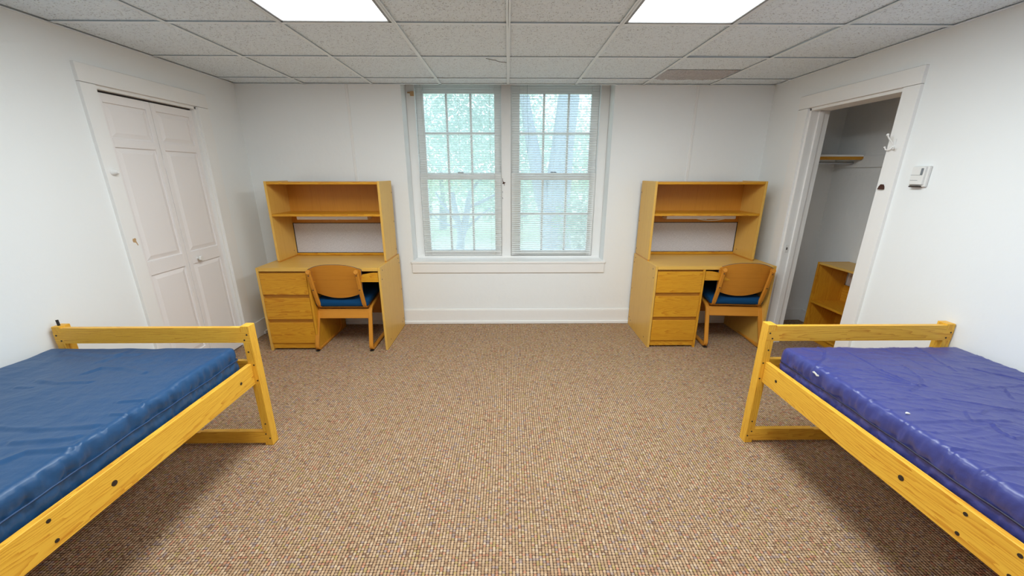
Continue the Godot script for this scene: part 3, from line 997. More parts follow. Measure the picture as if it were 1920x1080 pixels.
func hutch(x0: float, zf: float, label: String, cord: bool) -> Node3D:
	# stands on the desktop; origin: front left bottom
	var w := 0.982
	var dp := 0.345
	var o := thing("desk_hutch", label, "hutch", Vector3(x0, 0.770, zf), 0.0, "hutches on the desks")
	put("side_panel", MB.new().span(Vector3(0, 0.012, -dp), Vector3(0.021, 0.706, 0), 0.002, 1, off()), M.veneer, o)
	put("side_panel", MB.new().span(Vector3(w - 0.021, 0.012, -dp), Vector3(w, 0.706, 0), 0.002, 1, off()), M.veneer, o)
	for x in [0.0105, w - 0.0105]:
		put("foot", MB.new().box(Vector3(x, 0.006, -dp * 0.5), Vector3(0.018, 0.0125, dp - 0.01), 0.001, 2), M.veneer_dark, o)
	put("top", MB.new().span(Vector3(0.021, 0.680, -dp), Vector3(w - 0.021, 0.700, 0.0), 0.002, 0, off()), M.desk_oak, o)
	put("shelf", MB.new().span(Vector3(0.021, 0.409, -dp + 0.04), Vector3(w - 0.021, 0.429, -0.001), 0.002, 0, off()), M.desk_oak, o)
	# upper back of figured veneer, upright grain
	put("back_panel", MB.new().span(Vector3(0.021, 0.318, -dp + 0.03), Vector3(w - 0.021, 0.682, -dp + 0.04), 0.001, 1, off()), M.veneer_dark, o)
	var bd := put("tack_board", MB.new().span(Vector3(0.026, 0.030, -dp + 0.028), Vector3(w - 0.026, 0.316, -dp + 0.036), 0.001), M.tack_cloth, o)
	bd.set_meta("label", "grey cloth tack board")
	var ed := MB.new()
	ed.span(Vector3(0.021, 0.313, -dp + 0.026), Vector3(w - 0.021, 0.319, -dp + 0.042), 0.001)
	ed.span(Vector3(0.021, 0.026, -dp + 0.026), Vector3(w - 0.021, 0.031, -dp + 0.040), 0.001)
	for x in [0.021, w - 0.026]:
		ed.span(Vector3(x, 0.026, -dp + 0.026), Vector3(x + 0.005, 0.319, -dp + 0.040), 0.001)
	put("board_edge", ed, M.black_edge, o)
	put("bottom_rail", MB.new().span(Vector3(0.021, 0.002, -dp + 0.02), Vector3(w - 0.021, 0.027, -dp + 0.045), 0.002, 0, off()), M.desk_oak, o)
	# task light under the shelf
	var lx := 0.175
	var t := put("task_light", MB.new().span(Vector3(lx, 0.370, -0.215), Vector3(lx + 0.64, 0.408, -0.105), 0.005), M.plastic_white, o)
	t.set_meta("label", "white strip light under the shelf, switched off")
	put("switch", MB.new().box(Vector3(lx + 0.36, 0.372, -0.103), Vector3(0.016, 0.008, 0.006), 0.001), M.cord_white, t)
	if cord:
		put("cord", MB.new().tube(rounded([Vector3(0.46, 0.372, -0.19), Vector3(0.55, 0.352, -0.20), Vector3(0.63, 0.345, -0.20), Vector3(0.72, 0.352, -0.20), Vector3(0.79, 0.372, -0.19)], 0.05), 0.004, 8).smooth(), M.cord_white, o)
	for s in [[-0.0005, -1.0], [w + 0.0005, 1.0]]:
		for y in [0.06, 0.33, 0.60]:
			screw(o, Vector3(s[0], y, -dp + 0.02), Vector3(s[1], 0, 0), 0.0055)
	for x in [[0.0215, 1.0], [w - 0.0215, -1.0]]:
		screw(o, Vector3(x[0], 0.06, -dp + 0.09), Vector3(x[1], 0, 0), 0.004)
	return o

func make_chair(at: Vector3, turn: float, label: String) -> Node3D:
	# origin: floor, midway between the rear ends of the runners; the sitter faces -z
	var c := thing("desk_chair", label, "chair", at, turn, "sled based desk chairs")
	var pf := rect_profile(0.034, 0.022, 0.004)
	for s in [-1.0, 1.0]:
		var x: float = s * 0.243
		var loop := rounded([Vector3(x, 0.012, -0.004), Vector3(x - s * 0.012, 0.375, -0.115), Vector3(x - s * 0.012, 0.448, -0.50), Vector3(x, 0.012, -0.50), Vector3(x, 0.0125, -0.24)], 0.055, 6, true)
		put("side_frame", MB.new().sweep(loop, pf, Vector3.RIGHT, true).smooth(35.0), M.chair_oak, c)
		# upright that carries the back and hooks forward under the seat
		var ux: float = s * 0.2
		var up := rounded([Vector3(ux, 0.742, 0.024), Vector3(ux, 0.56, -0.026), Vector3(ux, 0.395, -0.080), Vector3(ux, 0.383, -0.20)], 0.045, 6)
		var u := put("upright", MB.new().sweep(up, rect_profile(0.036, 0.024, 0.008), Vector3.RIGHT).smooth(35.0), M.chair_oak, c)
		put("cap", MB.new().lathe(P([0.0, -0.012, 0.018, -0.012, 0.018, 0.012, 0.0, 0.012]), 16, Transform3D(Basis(Vector3.RIGHT, PI / 2 - 0.27), Vector3(ux, 0.742, 0.024))).smooth(30.0), M.chair_oak, u)
		screw(c, Vector3(ux, 0.712, 0.0285), Vector3(0, 0.25, 0.97).normalized(), 0.006)
		screw(c, Vector3(ux, 0.575, -0.009), Vector3(0, 0.28, 0.96).normalized(), 0.006)
		put("glide", MB.new().box(Vector3(x, 0.002, -0.018), Vector3(0.03, 0.006, 0.03), 0.001), M.black_iron, c)
	put("rear_rail", MB.new().box(Vector3.ZERO, Vector3(0.455, 0.086, 0.02), 0.003, 0, off(), Transform3D(Basis(Vector3.RIGHT, -0.29), Vector3(0, 0.326, -0.103))), M.chair_oak, c)
	put("front_rail", MB.new().box(Vector3(0, 0.40, -0.485), Vector3(0.455, 0.06, 0.02), 0.003, 0, off()), M.chair_oak, c)
	# curved back: plywood shell behind, padded cloth in front
	var nu := 24
	var nv := 10
	var edge := func(u: float) -> Vector2:     # (lower, upper) for u in -1..1
		return Vector2(0.485 + 0.045 * u * u, 0.802 - 0.052 * pow(absf(u), 2.6))
	var at_back := func(u: float, w: float, lift: float, grow: float) -> Vector3:
		var e: Vector2 = edge.call(u)
		var y := lerpf(e.x - grow, e.y + grow, w)
		var half := lerpf(0.196, 0.226, w) + grow
		var x := u * half
		var z := 0.006 + (y - 0.742) * 0.285 - 0.42 * x * x
		return Vector3(x, y, z + lift)
	for layer in [["back_shell", 0.0, -0.009, 0.0, "chair_oak"], ["back_pad", -0.0095, -0.036, 0.003, "chair_cloth"]]:
		var m := MB.new()
		for i in nu:
			for j in nv:
				var q := []
				for k in [[0, 0], [1, 0], [1, 1], [0, 1]]:
					q.append(Vector2(float(i + k[0]) / nu * 2.0 - 1.0, float(j + k[1]) / nv))
				for side in 2:
					var lift: float = layer[1] if side == 0 else layer[2]
					var pts := []
					var us := []
					for p in q:
						var inset: float = layer[3]
						if side == 1 and layer[0] == "back_pad":
							inset = -0.008
						var p3: Vector3 = at_back.call(p.x, p.y, lift, inset)
						pts.append(p3)
						us.append(Vector2(p3.x + 0.5, p3.y - 0.3))
					m.quad(pts[0], pts[1], pts[2], pts[3], Vector3(0, 0, 1.0 if side == 0 else -1.0), us[0], us[1], us[2], us[3])
		# rim
		var rim := []
		for i in nu + 1:
			rim.append(Vector2(float(i) / nu * 2.0 - 1.0, 0.0))
		for j in range(1, nv + 1):
			rim.append(Vector2(1.0, float(j) / nv))
		for i in range(nu - 1, -1, -1):
			rim.append(Vector2(float(i) / nu * 2.0 - 1.0, 1.0))
		for j in range(nv - 1, 0, -1):
			rim.append(Vector2(-1.0, float(j) / nv))
		for k in rim.size():
			var p: Vector2 = rim[k]
			var q: Vector2 = rim[(k + 1) % rim.size()]
			var ins: float = -0.008 if layer[0] == "back_pad" else layer[3]
			var a: Vector3 = at_back.call(p.x, p.y, layer[1], layer[3])
			var b: Vector3 = at_back.call(q.x, q.y, layer[1], layer[3])
			var d: Vector3 = at_back.call(p.x, p.y, layer[2], ins)
			var e: Vector3 = at_back.call(q.x, q.y, layer[2], ins)
			m.quad(a, b, e, d, (a + b) * 0.5 - Vector3(0, 0.64, 0), Vector2(a.x, a.y), Vector2(b.x, b.y), Vector2(e.x, e.y + 0.02), Vector2(d.x, d.y + 0.02))
		var part := put(layer[0], m.smooth(40.0), M[layer[4]], c)
		if layer[0] == "back_pad":
			part.set_meta("label", "dark blue cloth pad on the front of the back")
	# seat: board and a domed pad
	put("seat_board", MB.new().box(Vector3.ZERO, Vector3(0.43, 0.012, 0.42), 0.004, 0, off(), Transform3D(Basis(Vector3.RIGHT, 0.13), Vector3(0, 0.418, -0.30))), M.chair_oak, c)
	var seat := rounded_slab(Vector3(0.47, 0.062, 0.46), 0.026, 0.008)
	put("seat_pad", seat, M.chair_cloth, c, Transform3D(Basis(Vector3.RIGHT, 0.13), Vector3(0, 0.455, -0.295))).set_meta("label", "blue cloth seat pad")
	return c

# a slab with round edges, slightly domed
func rounded_slab(s: Vector3, r: float, dome: float) -> MB:
	var m := MB.new()
	var k := 18
	var h := s * 0.5
	for face in 6:
		var a := face / 2
		var sg := 1.0 if face % 2 else -1.0
		var e1 := (a + 1) % 3
		var e2 := (a + 2) % 3
		for i in k:
			for j in k:
				var q := []
				for d in [[0, 0], [1, 0], [1, 1], [0, 1]]:
					var p := Vector3.ZERO
					p[a] = sg * h[a]
					p[e1] = (float(i + d[0]) / k * 2.0 - 1.0) * h[e1]
					p[e2] = (float(j + d[1]) / k * 2.0 - 1.0) * h[e2]
					var inner := p.clamp(-(h - Vector3.ONE * r), h - Vector3.ONE * r)
					var o := p - inner
					p = inner + (o.normalized() * r if o.length() > 0.0 else Vector3.ZERO)
					p.y += dome * (1.0 - pow(p.x / h.x, 2.0)) * (1.0 - pow(p.z / h.z, 2.0)) * signf(p.y) * (1.0 if p.y > 0.0 else 0.2)
					q.append(p)
				var out := Vector3.ZERO
				out[a] = sg
				m.quad(q[0], q[1], q[2], q[3], out + (q[0] + q[2]) * 0.4)
	return m.smooth(50.0)

func bed(sgn: float, xi: float, xo: float, zfar: float, label: String, pin: bool) -> Node3D:
	# sgn -1: against the left wall. xi the face towards the middle of the room, xo the outer face by the wall. zfar: front of the far end frame
	var length := 2.12
	var b := thing("bed_frame", label, "bed", Vector3((xi + xo) * 0.5, 0, zfar), 0.0, "wooden bed frames")
	var hw := absf(xo - xi) * 0.5
	# local: inner side at -sgn*hw ... the room side is -sgn
	for e in 2:
		var zf := 0.0 if e == 0 else length + 0.054
		var nm := "foot_frame" if e == 0 else "head_frame"
		var fr := Node3D.new()
		fr.name = nm
		b.add_child(fr, true)
		var fd := 1.0 if e == 0 else -1.0   # which way the frame's inner face looks
		var zi := zf if e == 0 else zf - 0.054
		for s in [-1.0, 1.0]:
			var x0: float = s * hw
			put("post", MB.new().span(Vector3(x0, 0, zf - 0.054), Vector3(x0 - s * 0.046, 0.756, zf), 0.003, 1, off()), M.bed_oak, fr)
		# top rail, notched over the posts
		var i := hw - 0.046
		var q := hw - 0.0015
		var pr := P([-q, 0.661, q, 0.661, q, 0.722, i, 0.722, i, 0.748, -i, 0.748, -i, 0.722, -q, 0.722])
		var z1 := zi + fd * 0.0006
		put("top_rail", MB.new().prism(pr, 0.024, Transform3D(Basis(), Vector3(0, 0, z1 - fd * 0.012)), false, off()), M.bed_oak, fr)
		put("middle_rail", MB.new().span(Vector3(-i, 0.42, zi - fd * 0.02), Vector3(i, 0.542, zi - fd * 0.045), 0.002, 0, off()), M.bed_oak, fr)
		var br := P([-hw + 0.02, 0.028, -i, 0.028, -i, 0.018, i, 0.018, i, 0.028, hw - 0.02, 0.028, hw - 0.02, 0.096, 0.12, 0.096, 0.112, 0.09, -0.112, 0.09, -0.12, 0.096, -hw + 0.02, 0.096])
		put("bottom_rail", MB.new().prism(br, 0.026, Transform3D(Basis(), Vector3(0, 0, z1 - fd * 0.013)), false, off()), M.bed_oak, fr)
		if e == 0:
			for s in [-1.0, 1.0]:
				for p in [[0.016, 0.707], [0.034, 0.676], [0.026, 0.606], [0.012, 0.527], [0.010, 0.431], [0.020, 0.148], [0.029, 0.080], [0.010, 0.050]]:
					screw(fr, Vector3(s * (hw - p[0]), p[1], 0.0015), Vector3(0, 0, 1), 0.0045)
	for s in [-1.0, 1.0]:
		var x: float = s * (hw - 0.024)
		var rail := put("side_rail", MB.new().span(Vector3(x, 0.410, 0.0), Vector3(x - s * 0.0255, 0.535, length), 0.003, 2, Vector2(0.1, 0.02 + 0.17 * (1.0 + s) + (0.07 if sgn > 0.0 else 0.0))), M.bed_oak, b)
		for p in [[0.104, 0.473, 0.008], [0.776, 0.473, 0.0105], [0.967, 0.514, 0.0065], [0.967, 0.436, 0.0065], [1.10, 0.511, 0.0065], [1.10, 0.433, 0.0065]]:
			screw(rail, Vector3(x + s * 0.0005, p[1], p[0]), Vector3(s, 0, 0), p[2])
	# deck the mattress lies on
	put("deck", MB.new().span(Vector3(-hw + 0.05, 0.475, 0.01), Vector3(hw - 0.05, 0.495, length - 0.01), 0.002, 2), M.veneer_dark, b)
	if pin:
		put("pin", MB.new().tube(PackedVector3Array([Vector3(sgn * (hw - 0.022), 0.75, -0.022), Vector3(sgn * (hw - 0.022) - 0.004, 0.787, -0.024)]), 0.006, 10).smooth(), M.black_iron, b).set_meta("label", "black metal pin standing in the post top")
	return b

func seg_dist(p: Vector2, a: Vector2, b: Vector2) -> Vector2:
	var d := b - a
	var t := clampf((p - a).dot(d) / maxf(d.length_squared(), 1e-9), 0.0, 1.0)
	var q := a + d * t
	return Vector2(p.distance_to(q), signf(d.cross(p - a)))

# creases: [height, width, x,z, x,z, ...] in room coordinates
func mattress(x0: float, x1: float, z0: float, z1: float, y0: float, y1: float, creases: Array, fold_noise: float, m_body: Material, m_pipe: Material, seam_y: float, room_side: float, label: String) -> Node3D:
	var root := thing("mattress", label, "mattress", Vector3((x0 + x1) * 0.5, y0, (z0 + z1) * 0.5), 0.0, "coated mattresses on the beds")
	var hx := (x1 - x0) * 0.5
	var hz := (z1 - z0) * 0.5
	var h := y1 - y0
	var r := 0.028
	var thin := 1.0 if room_side > 0.0 else 0.6
	var sharp := 0.9 if room_side > 0.0 else 0.6
	var na := noise(1.0, 101 if room_side > 0.0 else 202, 3)
	# parameter lines: across and along, with the sides folded down
	var us := []
	var ws := []
	var ns := 9
	for k in ns:
		us.append(-hx - h * (1.0 - float(k) / ns))
	var nx := 180
	for k in nx + 1:
		us.append(lerpf(-hx, hx, float(k) / nx))
	for k in ns:
		us.append(hx + h * float(k + 1) / ns)
	for k in ns:
		ws.append(-hz - h * (1.0 - float(k) / ns))
	var z := -hz
	while z < hz:
		ws.append(z)
		z += 0.0055 if z < -hz + 1.15 else 0.03
	ws.append(hz)
	for k in ns:
		ws.append(hz + h * float(k + 1) / ns)
	var cx := (x0 + x1) * 0.5
	var cz := (z0 + z1) * 0.5
	var boxes := []
	for c in creases:
		var lo := Vector2(1e9, 1e9)
		var hi := -lo
		for k in range(2, c.size(), 2):
			lo = lo.min(Vector2(c[k], c[k + 1]))
			hi = hi.max(Vector2(c[k], c[k + 1]))
		boxes.append(Rect2(lo, hi - lo).grow(0.06))
	var pos := PackedVector3Array()
	var uvs := PackedVector2Array()
	var nu := us.size()
	var nw := ws.size()
	for j in nw:
		for i in nu:
			var u: float = us[i]
			var w: float = ws[j]
			var px := clampf(u, -hx, hx)
			var pz := clampf(w, -hz, hz)
			var drop := maxf(absf(u) - hx, absf(w) - hz)
			drop = clampf(drop, 0.0, h)
			var p := Vector3(px, h - drop, pz)
			var lo := Vector3(-hx + r, r, -hz + r)
			var hi := Vector3(hx - r, h - r, hz - r)
			var inner := p.clamp(lo, hi)
			var o := p - inner
			var dir := o.normalized() if o.length() > 1e-6 else Vector3.UP
			p = inner + dir * r
			# the top: soft folds, then the creases
			var ax := p.x + cx
			var az := p.z + cz
			var d := 0.0
			var top := smoothstep(0.2, 0.9, dir.y)
			if top > 0.0:
				d += na.get_noise_2d(ax * 3.0, az * 3.0) * 0.006 * top
				d += na.get_noise_2d(ax * 5.0 + az * 2.0, az * 26.0) * fold_noise * top
				if room_side < 0.0:
					d += pow(1.0 - absf(na.get_noise_2d(ax * 2.2 + az * 1.2, az * 9.0 - ax * 3.5)), 9.0) * 0.0032 * top
				var q := Vector2(ax, az)
				for ci in creases.size():
					if not boxes[ci].has_point(q):
						continue
					var c: Array = creases[ci]
					var best := 1e9
					var sg := 1.0
					var along := 0.0
					for k in range(2, c.size() - 2, 2):
						var sd := seg_dist(q, Vector2(c[k], c[k + 1]), Vector2(c[k + 2], c[k + 3]))
						if sd.x < best:
							best = sd.x
							sg = sd.y
					var wv: float = c[1] * thin
					var t := best / wv
					var tv := (t * sg - 1.3)
					d += c[0] * sharp * (exp(-pow(t, 1.4) * 1.2) - 0.6 * exp(-tv * tv * 2.0)) * top
			# the sides: puckers gathering towards the seam
			var side := 1.0 - top
			if side > 0.0 and dir.y > -0.5:
				var run := az if absf(dir.x) > absf(dir.z) else ax
				var near := exp(-absf(p.y - (seam_y - y0)) * 16.0)
				d += side * (0.35 - absf(na.get_noise_2d(run * 11.0, p.y * 4.0 + 50.0 + run * 2.0))) * 0.016 * (0.3 + near)
				d -= side * 0.006 * exp(-pow((p.y - (seam_y - y0)) / 0.012, 2.0))
			p += dir * d
			pos.append(p)
			uvs.append(Vector2(u, w))
	var nor := PackedVector3Array()
	nor.resize(pos.size())
	var idx := PackedInt32Array()
	for j in nw - 1:
		for i in nu - 1:
			var a := j * nu + i
			var q := [a, a + 1, a + nu + 1, a + nu]
			for t in [[0, 1, 2], [0, 2, 3]]:
				var p0 := pos[q[t[0]]]
				var p1 := pos[q[t[1]]]
				var p2 := pos[q[t[2]]]
				var f := (p2 - p0).cross(p1 - p0)
				if f.length_squared() < 1e-20:
					continue
				for k in 3:
					nor[q[t[k]]] += f
				idx.append_array(PackedInt32Array([q[t[0]], q[t[1]], q[t[2]]]))
	# which way did that wind?  top faces must look up
	var flip := nor[(nw / 2) * nu + nu / 2].y < 0.0
	if flip:
		for k in range(0, idx.size(), 3):
			var s := idx[k + 1]
			idx[k + 1] = idx[k + 2]
			idx[k + 2] = s
	for k in nor.size():
		nor[k] = (-nor[k] if flip else nor[k])
		nor[k] = nor[k].normalized() if nor[k].length_squared() > 1e-20 else Vector3.UP
	var arr := []
	arr.resize(Mesh.ARRAY_MAX)
	arr[Mesh.ARRAY_VERTEX] = pos
	arr[Mesh.ARRAY_NORMAL] = nor
	arr[Mesh.ARRAY_TEX_UV] = uvs
	arr[Mesh.ARRAY_INDEX] = idx
	var am := ArrayMesh.new()
	am.add_surface_from_arrays(Mesh.PRIMITIVE_TRIANGLES, arr)
	put("cover", am, m_body, root)
	# piped seam round the middle
	var sy := seam_y - y0
	var e := 0.001
	var loop := rounded([Vector3(-hx - e, sy, -hz - e), Vector3(hx + e, sy, -hz - e), Vector3(hx + e, sy, hz + e), Vector3(-hx - e, sy, hz + e)], 0.03, 6, true)
	var fine := PackedVector3Array()
	for k in loop.size():
		var a := loop[k]
		var c2 := loop[(k + 1) % loop.size()]
		var cnt := maxi(1, int(a.distance_to(c2) / 0.03))
		for t in cnt:
			var p := a.lerp(c2, float(t) / cnt)
			p.y += na.get_noise_2d(p.x * 5.0, p.z * 5.0) * 0.006
			fine.append(p)
	var prof := PackedVector2Array()
	for k in 7:
		prof.append(Vector2.from_angle(TAU * k / 7) * 0.0035)
	put("piping", MB.new().sweep(fine, prof, Vector3.UP, true).smooth(60.0), m_pipe, root)
	return root

func build_furniture() -> void:
	var dm := MB.new().lathe(P([0.0, -0.001, 1.0, -0.001, 1.0, 0.0006, 0.0, 0.0012]), 12)
	disc_mesh = dm.mesh()
	desk(-2.149, -3.150, -3.748, "oak desk with three drawers, left of the window, nearest the folding door")
	hutch(-2.080, -3.362, "oak hutch with a grey tack board on the desk left of the window", false)
	desk(1.281, -3.178, -3.764, "oak desk with three drawers, right of the window, nearest the closet")
	hutch(1.283, -3.390, "oak hutch on the desk right of the window, a white cord under its shelf", true)
	make_chair(Vector3(-1.476, 0.004, -3.118), 0.0, "wooden sled chair with blue pads pushed square into the left desk")
	make_chair(Vector3(2.062, 0.004, -3.146), -0.075, "wooden sled chair with blue pads turned slightly in the right desk")
	bed(-1.0, -1.387, -2.428, -1.888, "oak bed frame along the left wall, a black pin in its far post", true)
	bed(1.0, 1.407, 2.436 - 0.004, -1.883, "oak bed frame along the right wall, before the closet", false)
	var left := [
		[0.006, 0.012, -1.468, -1.106, -1.378, -1.051], [0.006, 0.011, -1.46, -1.187, -1.379, -1.145], [0.005, 0.010, -1.474, -1.345, -1.406, -1.306],
		[0.005, 0.014, -1.849, -1.191, -1.689, -1.182, -1.514, -1.196], [0.006, 0.014, -1.697, -1.108, -1.57, -1.121, -1.514, -1.135], [0.007, 0.016, -1.619, -1.01, -1.592, -1.06, -1.476, -1.079],
		[0.005, 0.014, -2.097, -1.522, -1.978, -1.498, -1.861, -1.508], [0.005, 0.016, -1.952, -1.595, -1.935, -1.641, -1.823, -1.633, -1.688, -1.592], [0.004, 0.02, -2.0, -1.705, -1.978, -1.795],
		[0.004, 0.01, -2.125, -1.465, -2.059, -1.464], [0.004, 0.018, -2.282, -1.814, -2.046, -1.765, -1.892, -1.779], [0.005, 0.008, -1.569, -1.346, -1.492, -1.364], [0.005, 0.008, -1.52, -1.263, -1.46, -1.266],
		[0.006, 0.018, -1.9, -1.02, -1.75, -1.04, -1.6, -0.98], [0.006, 0.018, -2.1, -1.12, -1.95, -1.09, -1.8, -1.1]]
	mattress(-2.425, -1.452, -1.862, 0.20, 0.497, 0.652, left, 0.0012, M.navy_teal, M.piping_teal, 0.578, 1.0, "teal blue coated mattress with soft folds, on the left bed")
	var right := [
		[0.009, 0.008, 1.478, -1.193, 1.638, -1.2, 1.737, -1.199, 1.878, -1.189], [0.007, 0.009, 1.657, -1.865, 1.657, -1.781, 1.579, -1.689, 1.482, -1.619], [0.006, 0.007, 1.771, -1.847, 1.77, -1.68, 1.76, -1.596, 1.79, -1.45],
		[0.005, 0.007, 1.997, -1.853, 2.006, -1.692, 1.99, -1.55], [0.006, 0.010, 2.191, -1.843, 2.13, -1.676, 2.102, -1.572], [0.005, 0.009, 1.501, -1.605, 1.728, -1.576, 1.786, -1.441], [0.005, 0.009, 1.496, -1.56, 1.71, -1.535, 1.78, -1.45],
		[0.005, 0.008, 1.496, -1.515, 1.695, -1.50, 1.779, -1.453], [0.005, 0.008, 1.49, -1.47, 1.69, -1.465, 1.79, -1.44], [0.008, 0.007, 1.459, -1.411, 1.5, -1.416, 1.649, -1.42], [0.006, 0.008, 1.465, -1.338, 1.611, -1.347, 1.761, -1.34],
		[0.010, 0.009, 1.44, -0.923, 1.478, -0.951, 1.524, -0.959, 1.628, -0.964, 1.9, -0.95], [0.009, 0.008, 1.433, -1.025, 1.495, -1.051, 1.569, -1.033], [0.007, 0.009, 1.82, -1.241, 1.874, -1.267, 1.918, -1.267, 2.021, -1.261],
		[0.007, 0.009, 1.972, -1.417, 2.088, -1.427, 2.254, -1.437], [0.006, 0.008, 2.14, -1.415, 2.082, -1.342], [0.009, 0.010, 1.785, -1.173, 1.762, -1.127, 1.769, -1.097, 1.813, -1.104], [0.006, 0.008, 1.787, -1.259, 1.737, -1.199],
		[0.008, 0.010, 1.721, -1.409, 1.81, -1.452, 1.822, -1.441], [0.006, 0.008, 1.80, -1.35, 2.0, -1.25, 2.15, -1.2], [0.005, 0.009, 1.60, -1.10, 1.80, -1.12, 1.95, -1.05], [0.005, 0.008, 1.52, -1.13, 1.66, -1.14, 1.8, -1.17],
		[0.006, 0.010, 2.2, -1.6, 2.3, -1.5, 2.38, -1.35], [0.005, 0.009, 1.9, -1.62, 1.87, -1.5, 1.82, -1.45], [0.005, 0.008, 1.64, -1.02, 1.78, -1.03, 1.9, -1.1], [0.006, 0.009, 1.5, -1.27, 1.65, -1.275, 1.72, -1.26]]
	mattress(1.474, 2.422, -1.846, 0.22, 0.497, 0.648, right, 0.0011, M.navy_violet, M.piping_navy, 0.565, -1.0, "violet blue coated mattress with sharp creases, on the right bed")
	var tagm := MB.new().prism(P([-0.02, 0.0, -0.012, 0.006, -0.002, 0.004, 0.008, 0.0, 0.018, 0.002, 0.02, -0.004, 0.008, -0.008, -0.004, -0.002, -0.014, -0.003]), 0.003, Transform3D(Basis(Vector3.UP, -PI / 2), Vector3(1.468, 0.622, -1.598)))
	tag(put("torn_label", tagm, M.plastic_white), "torn white label scrap on the side of the violet mattress", "label scrap")
	var fl := MB.new().prism(P([-0.008, -0.004, 0.009, -0.006, 0.006, 0.005, -0.002, 0.003]), 0.003, Transform3D(Basis(Vector3.RIGHT, -PI / 2), Vector3(1.537, 0.6515, -1.244)))
	tag(put("paint_flake", fl, M.plastic_white), "tiny white flake lying on the violet mattress", "paint flake")

# ------------------------------------------------------------------ outside
func leaf_mesh(s: float) -> ArrayMesh:
	var m := MB.new()
	var t := P([0, -0.5, 0.22, -0.15, 0.2, 0.2, 0, 0.6, -0.2, 0.2, -0.22, -0.15])
	for k in [[0, 1, 2, 3], [0, 3, 4, 5]]:
		var q := []
		for e in k:
			var p: Vector2 = t[e] * s
			q.append(Vector3(p.x, absf(p.x) * 0.35 - p.y * p.y * 0.4 / s, p.y))
		m.quad(q[0], q[1], q[2], q[3], Vector3.UP)
	return m.mesh()

func crown(parent: Node, blobs: Array, count: int, leaf: ArrayMesh, m: Material, sd: int) -> void:
	var r := RandomNumberGenerator.new()
	r.seed = sd
	var mm := MultiMesh.new()
	mm.transform_format = MultiMesh.TRANSFORM_3D
	mm.mesh = leaf
	mm.instance_count = count
	var vol := 0.0
	for b in blobs:
		vol += b[3] * b[3]
	for k in count:
		var pick := r.randf() * vol
		var b: Array = blobs[0]
		for q in blobs:
			pick -= q[3] * q[3]
			b = q
			if pick <= 0.0:
				break
		var d := Vector3(r.randfn(), r.randfn(), r.randfn()).normalized() * pow(r.randf(), 0.45)
		var p := Vector3(b[0], b[1], b[2]) + d * Vector3(b[3], b[3] * 0.8, b[3])
		var ba := Basis.from_euler(Vector3(r.randf_range(-0.9, 0.9), r.randf() * TAU, r.randf_range(-0.9, 0.9))).scaled(Vector3.ONE * r.randf_range(0.7, 1.3))
		mm.set_instance_transform(k, Transform3D(ba, p))
	var o := MultiMeshInstance3D.new()
	o.name = numbered("foliage", parent)
	o.multimesh = mm
	o.material_override = m
	o.set_meta("kind", "stuff")
	parent.add_child(o, true)

func limb(pts: Array, r0: float, r1: float) -> MB:
	var m := MB.new()
	var path := rounded(pts, 0.4, 4)
	var c := path.size()
	var rings := []
	for i in c:
		var t := (path[mini(i + 1, c - 1)] - path[maxi(i - 1, 0)]).normalized()
		var sd := t.cross(Vector3.BACK).normalized()
		var nr := sd.cross(t).normalized()
		var ra := lerpf(r0, r1, float(i) / (c - 1))
		var ring := []
		for k in 10:
			var a := TAU * k / 10
			ring.append(path[i] + (sd * cos(a) + nr * sin(a)) * ra)
		rings.append(ring)
	for i in c - 1:
		for k in 10:
			var k2 := (k + 1) % 10
			m.quad(rings[i][k], rings[i + 1][k], rings[i + 1][k2], rings[i][k2], (rings[i][k] + rings[i][k2]) * 0.5 - path[i])
	return m.smooth(70.0)

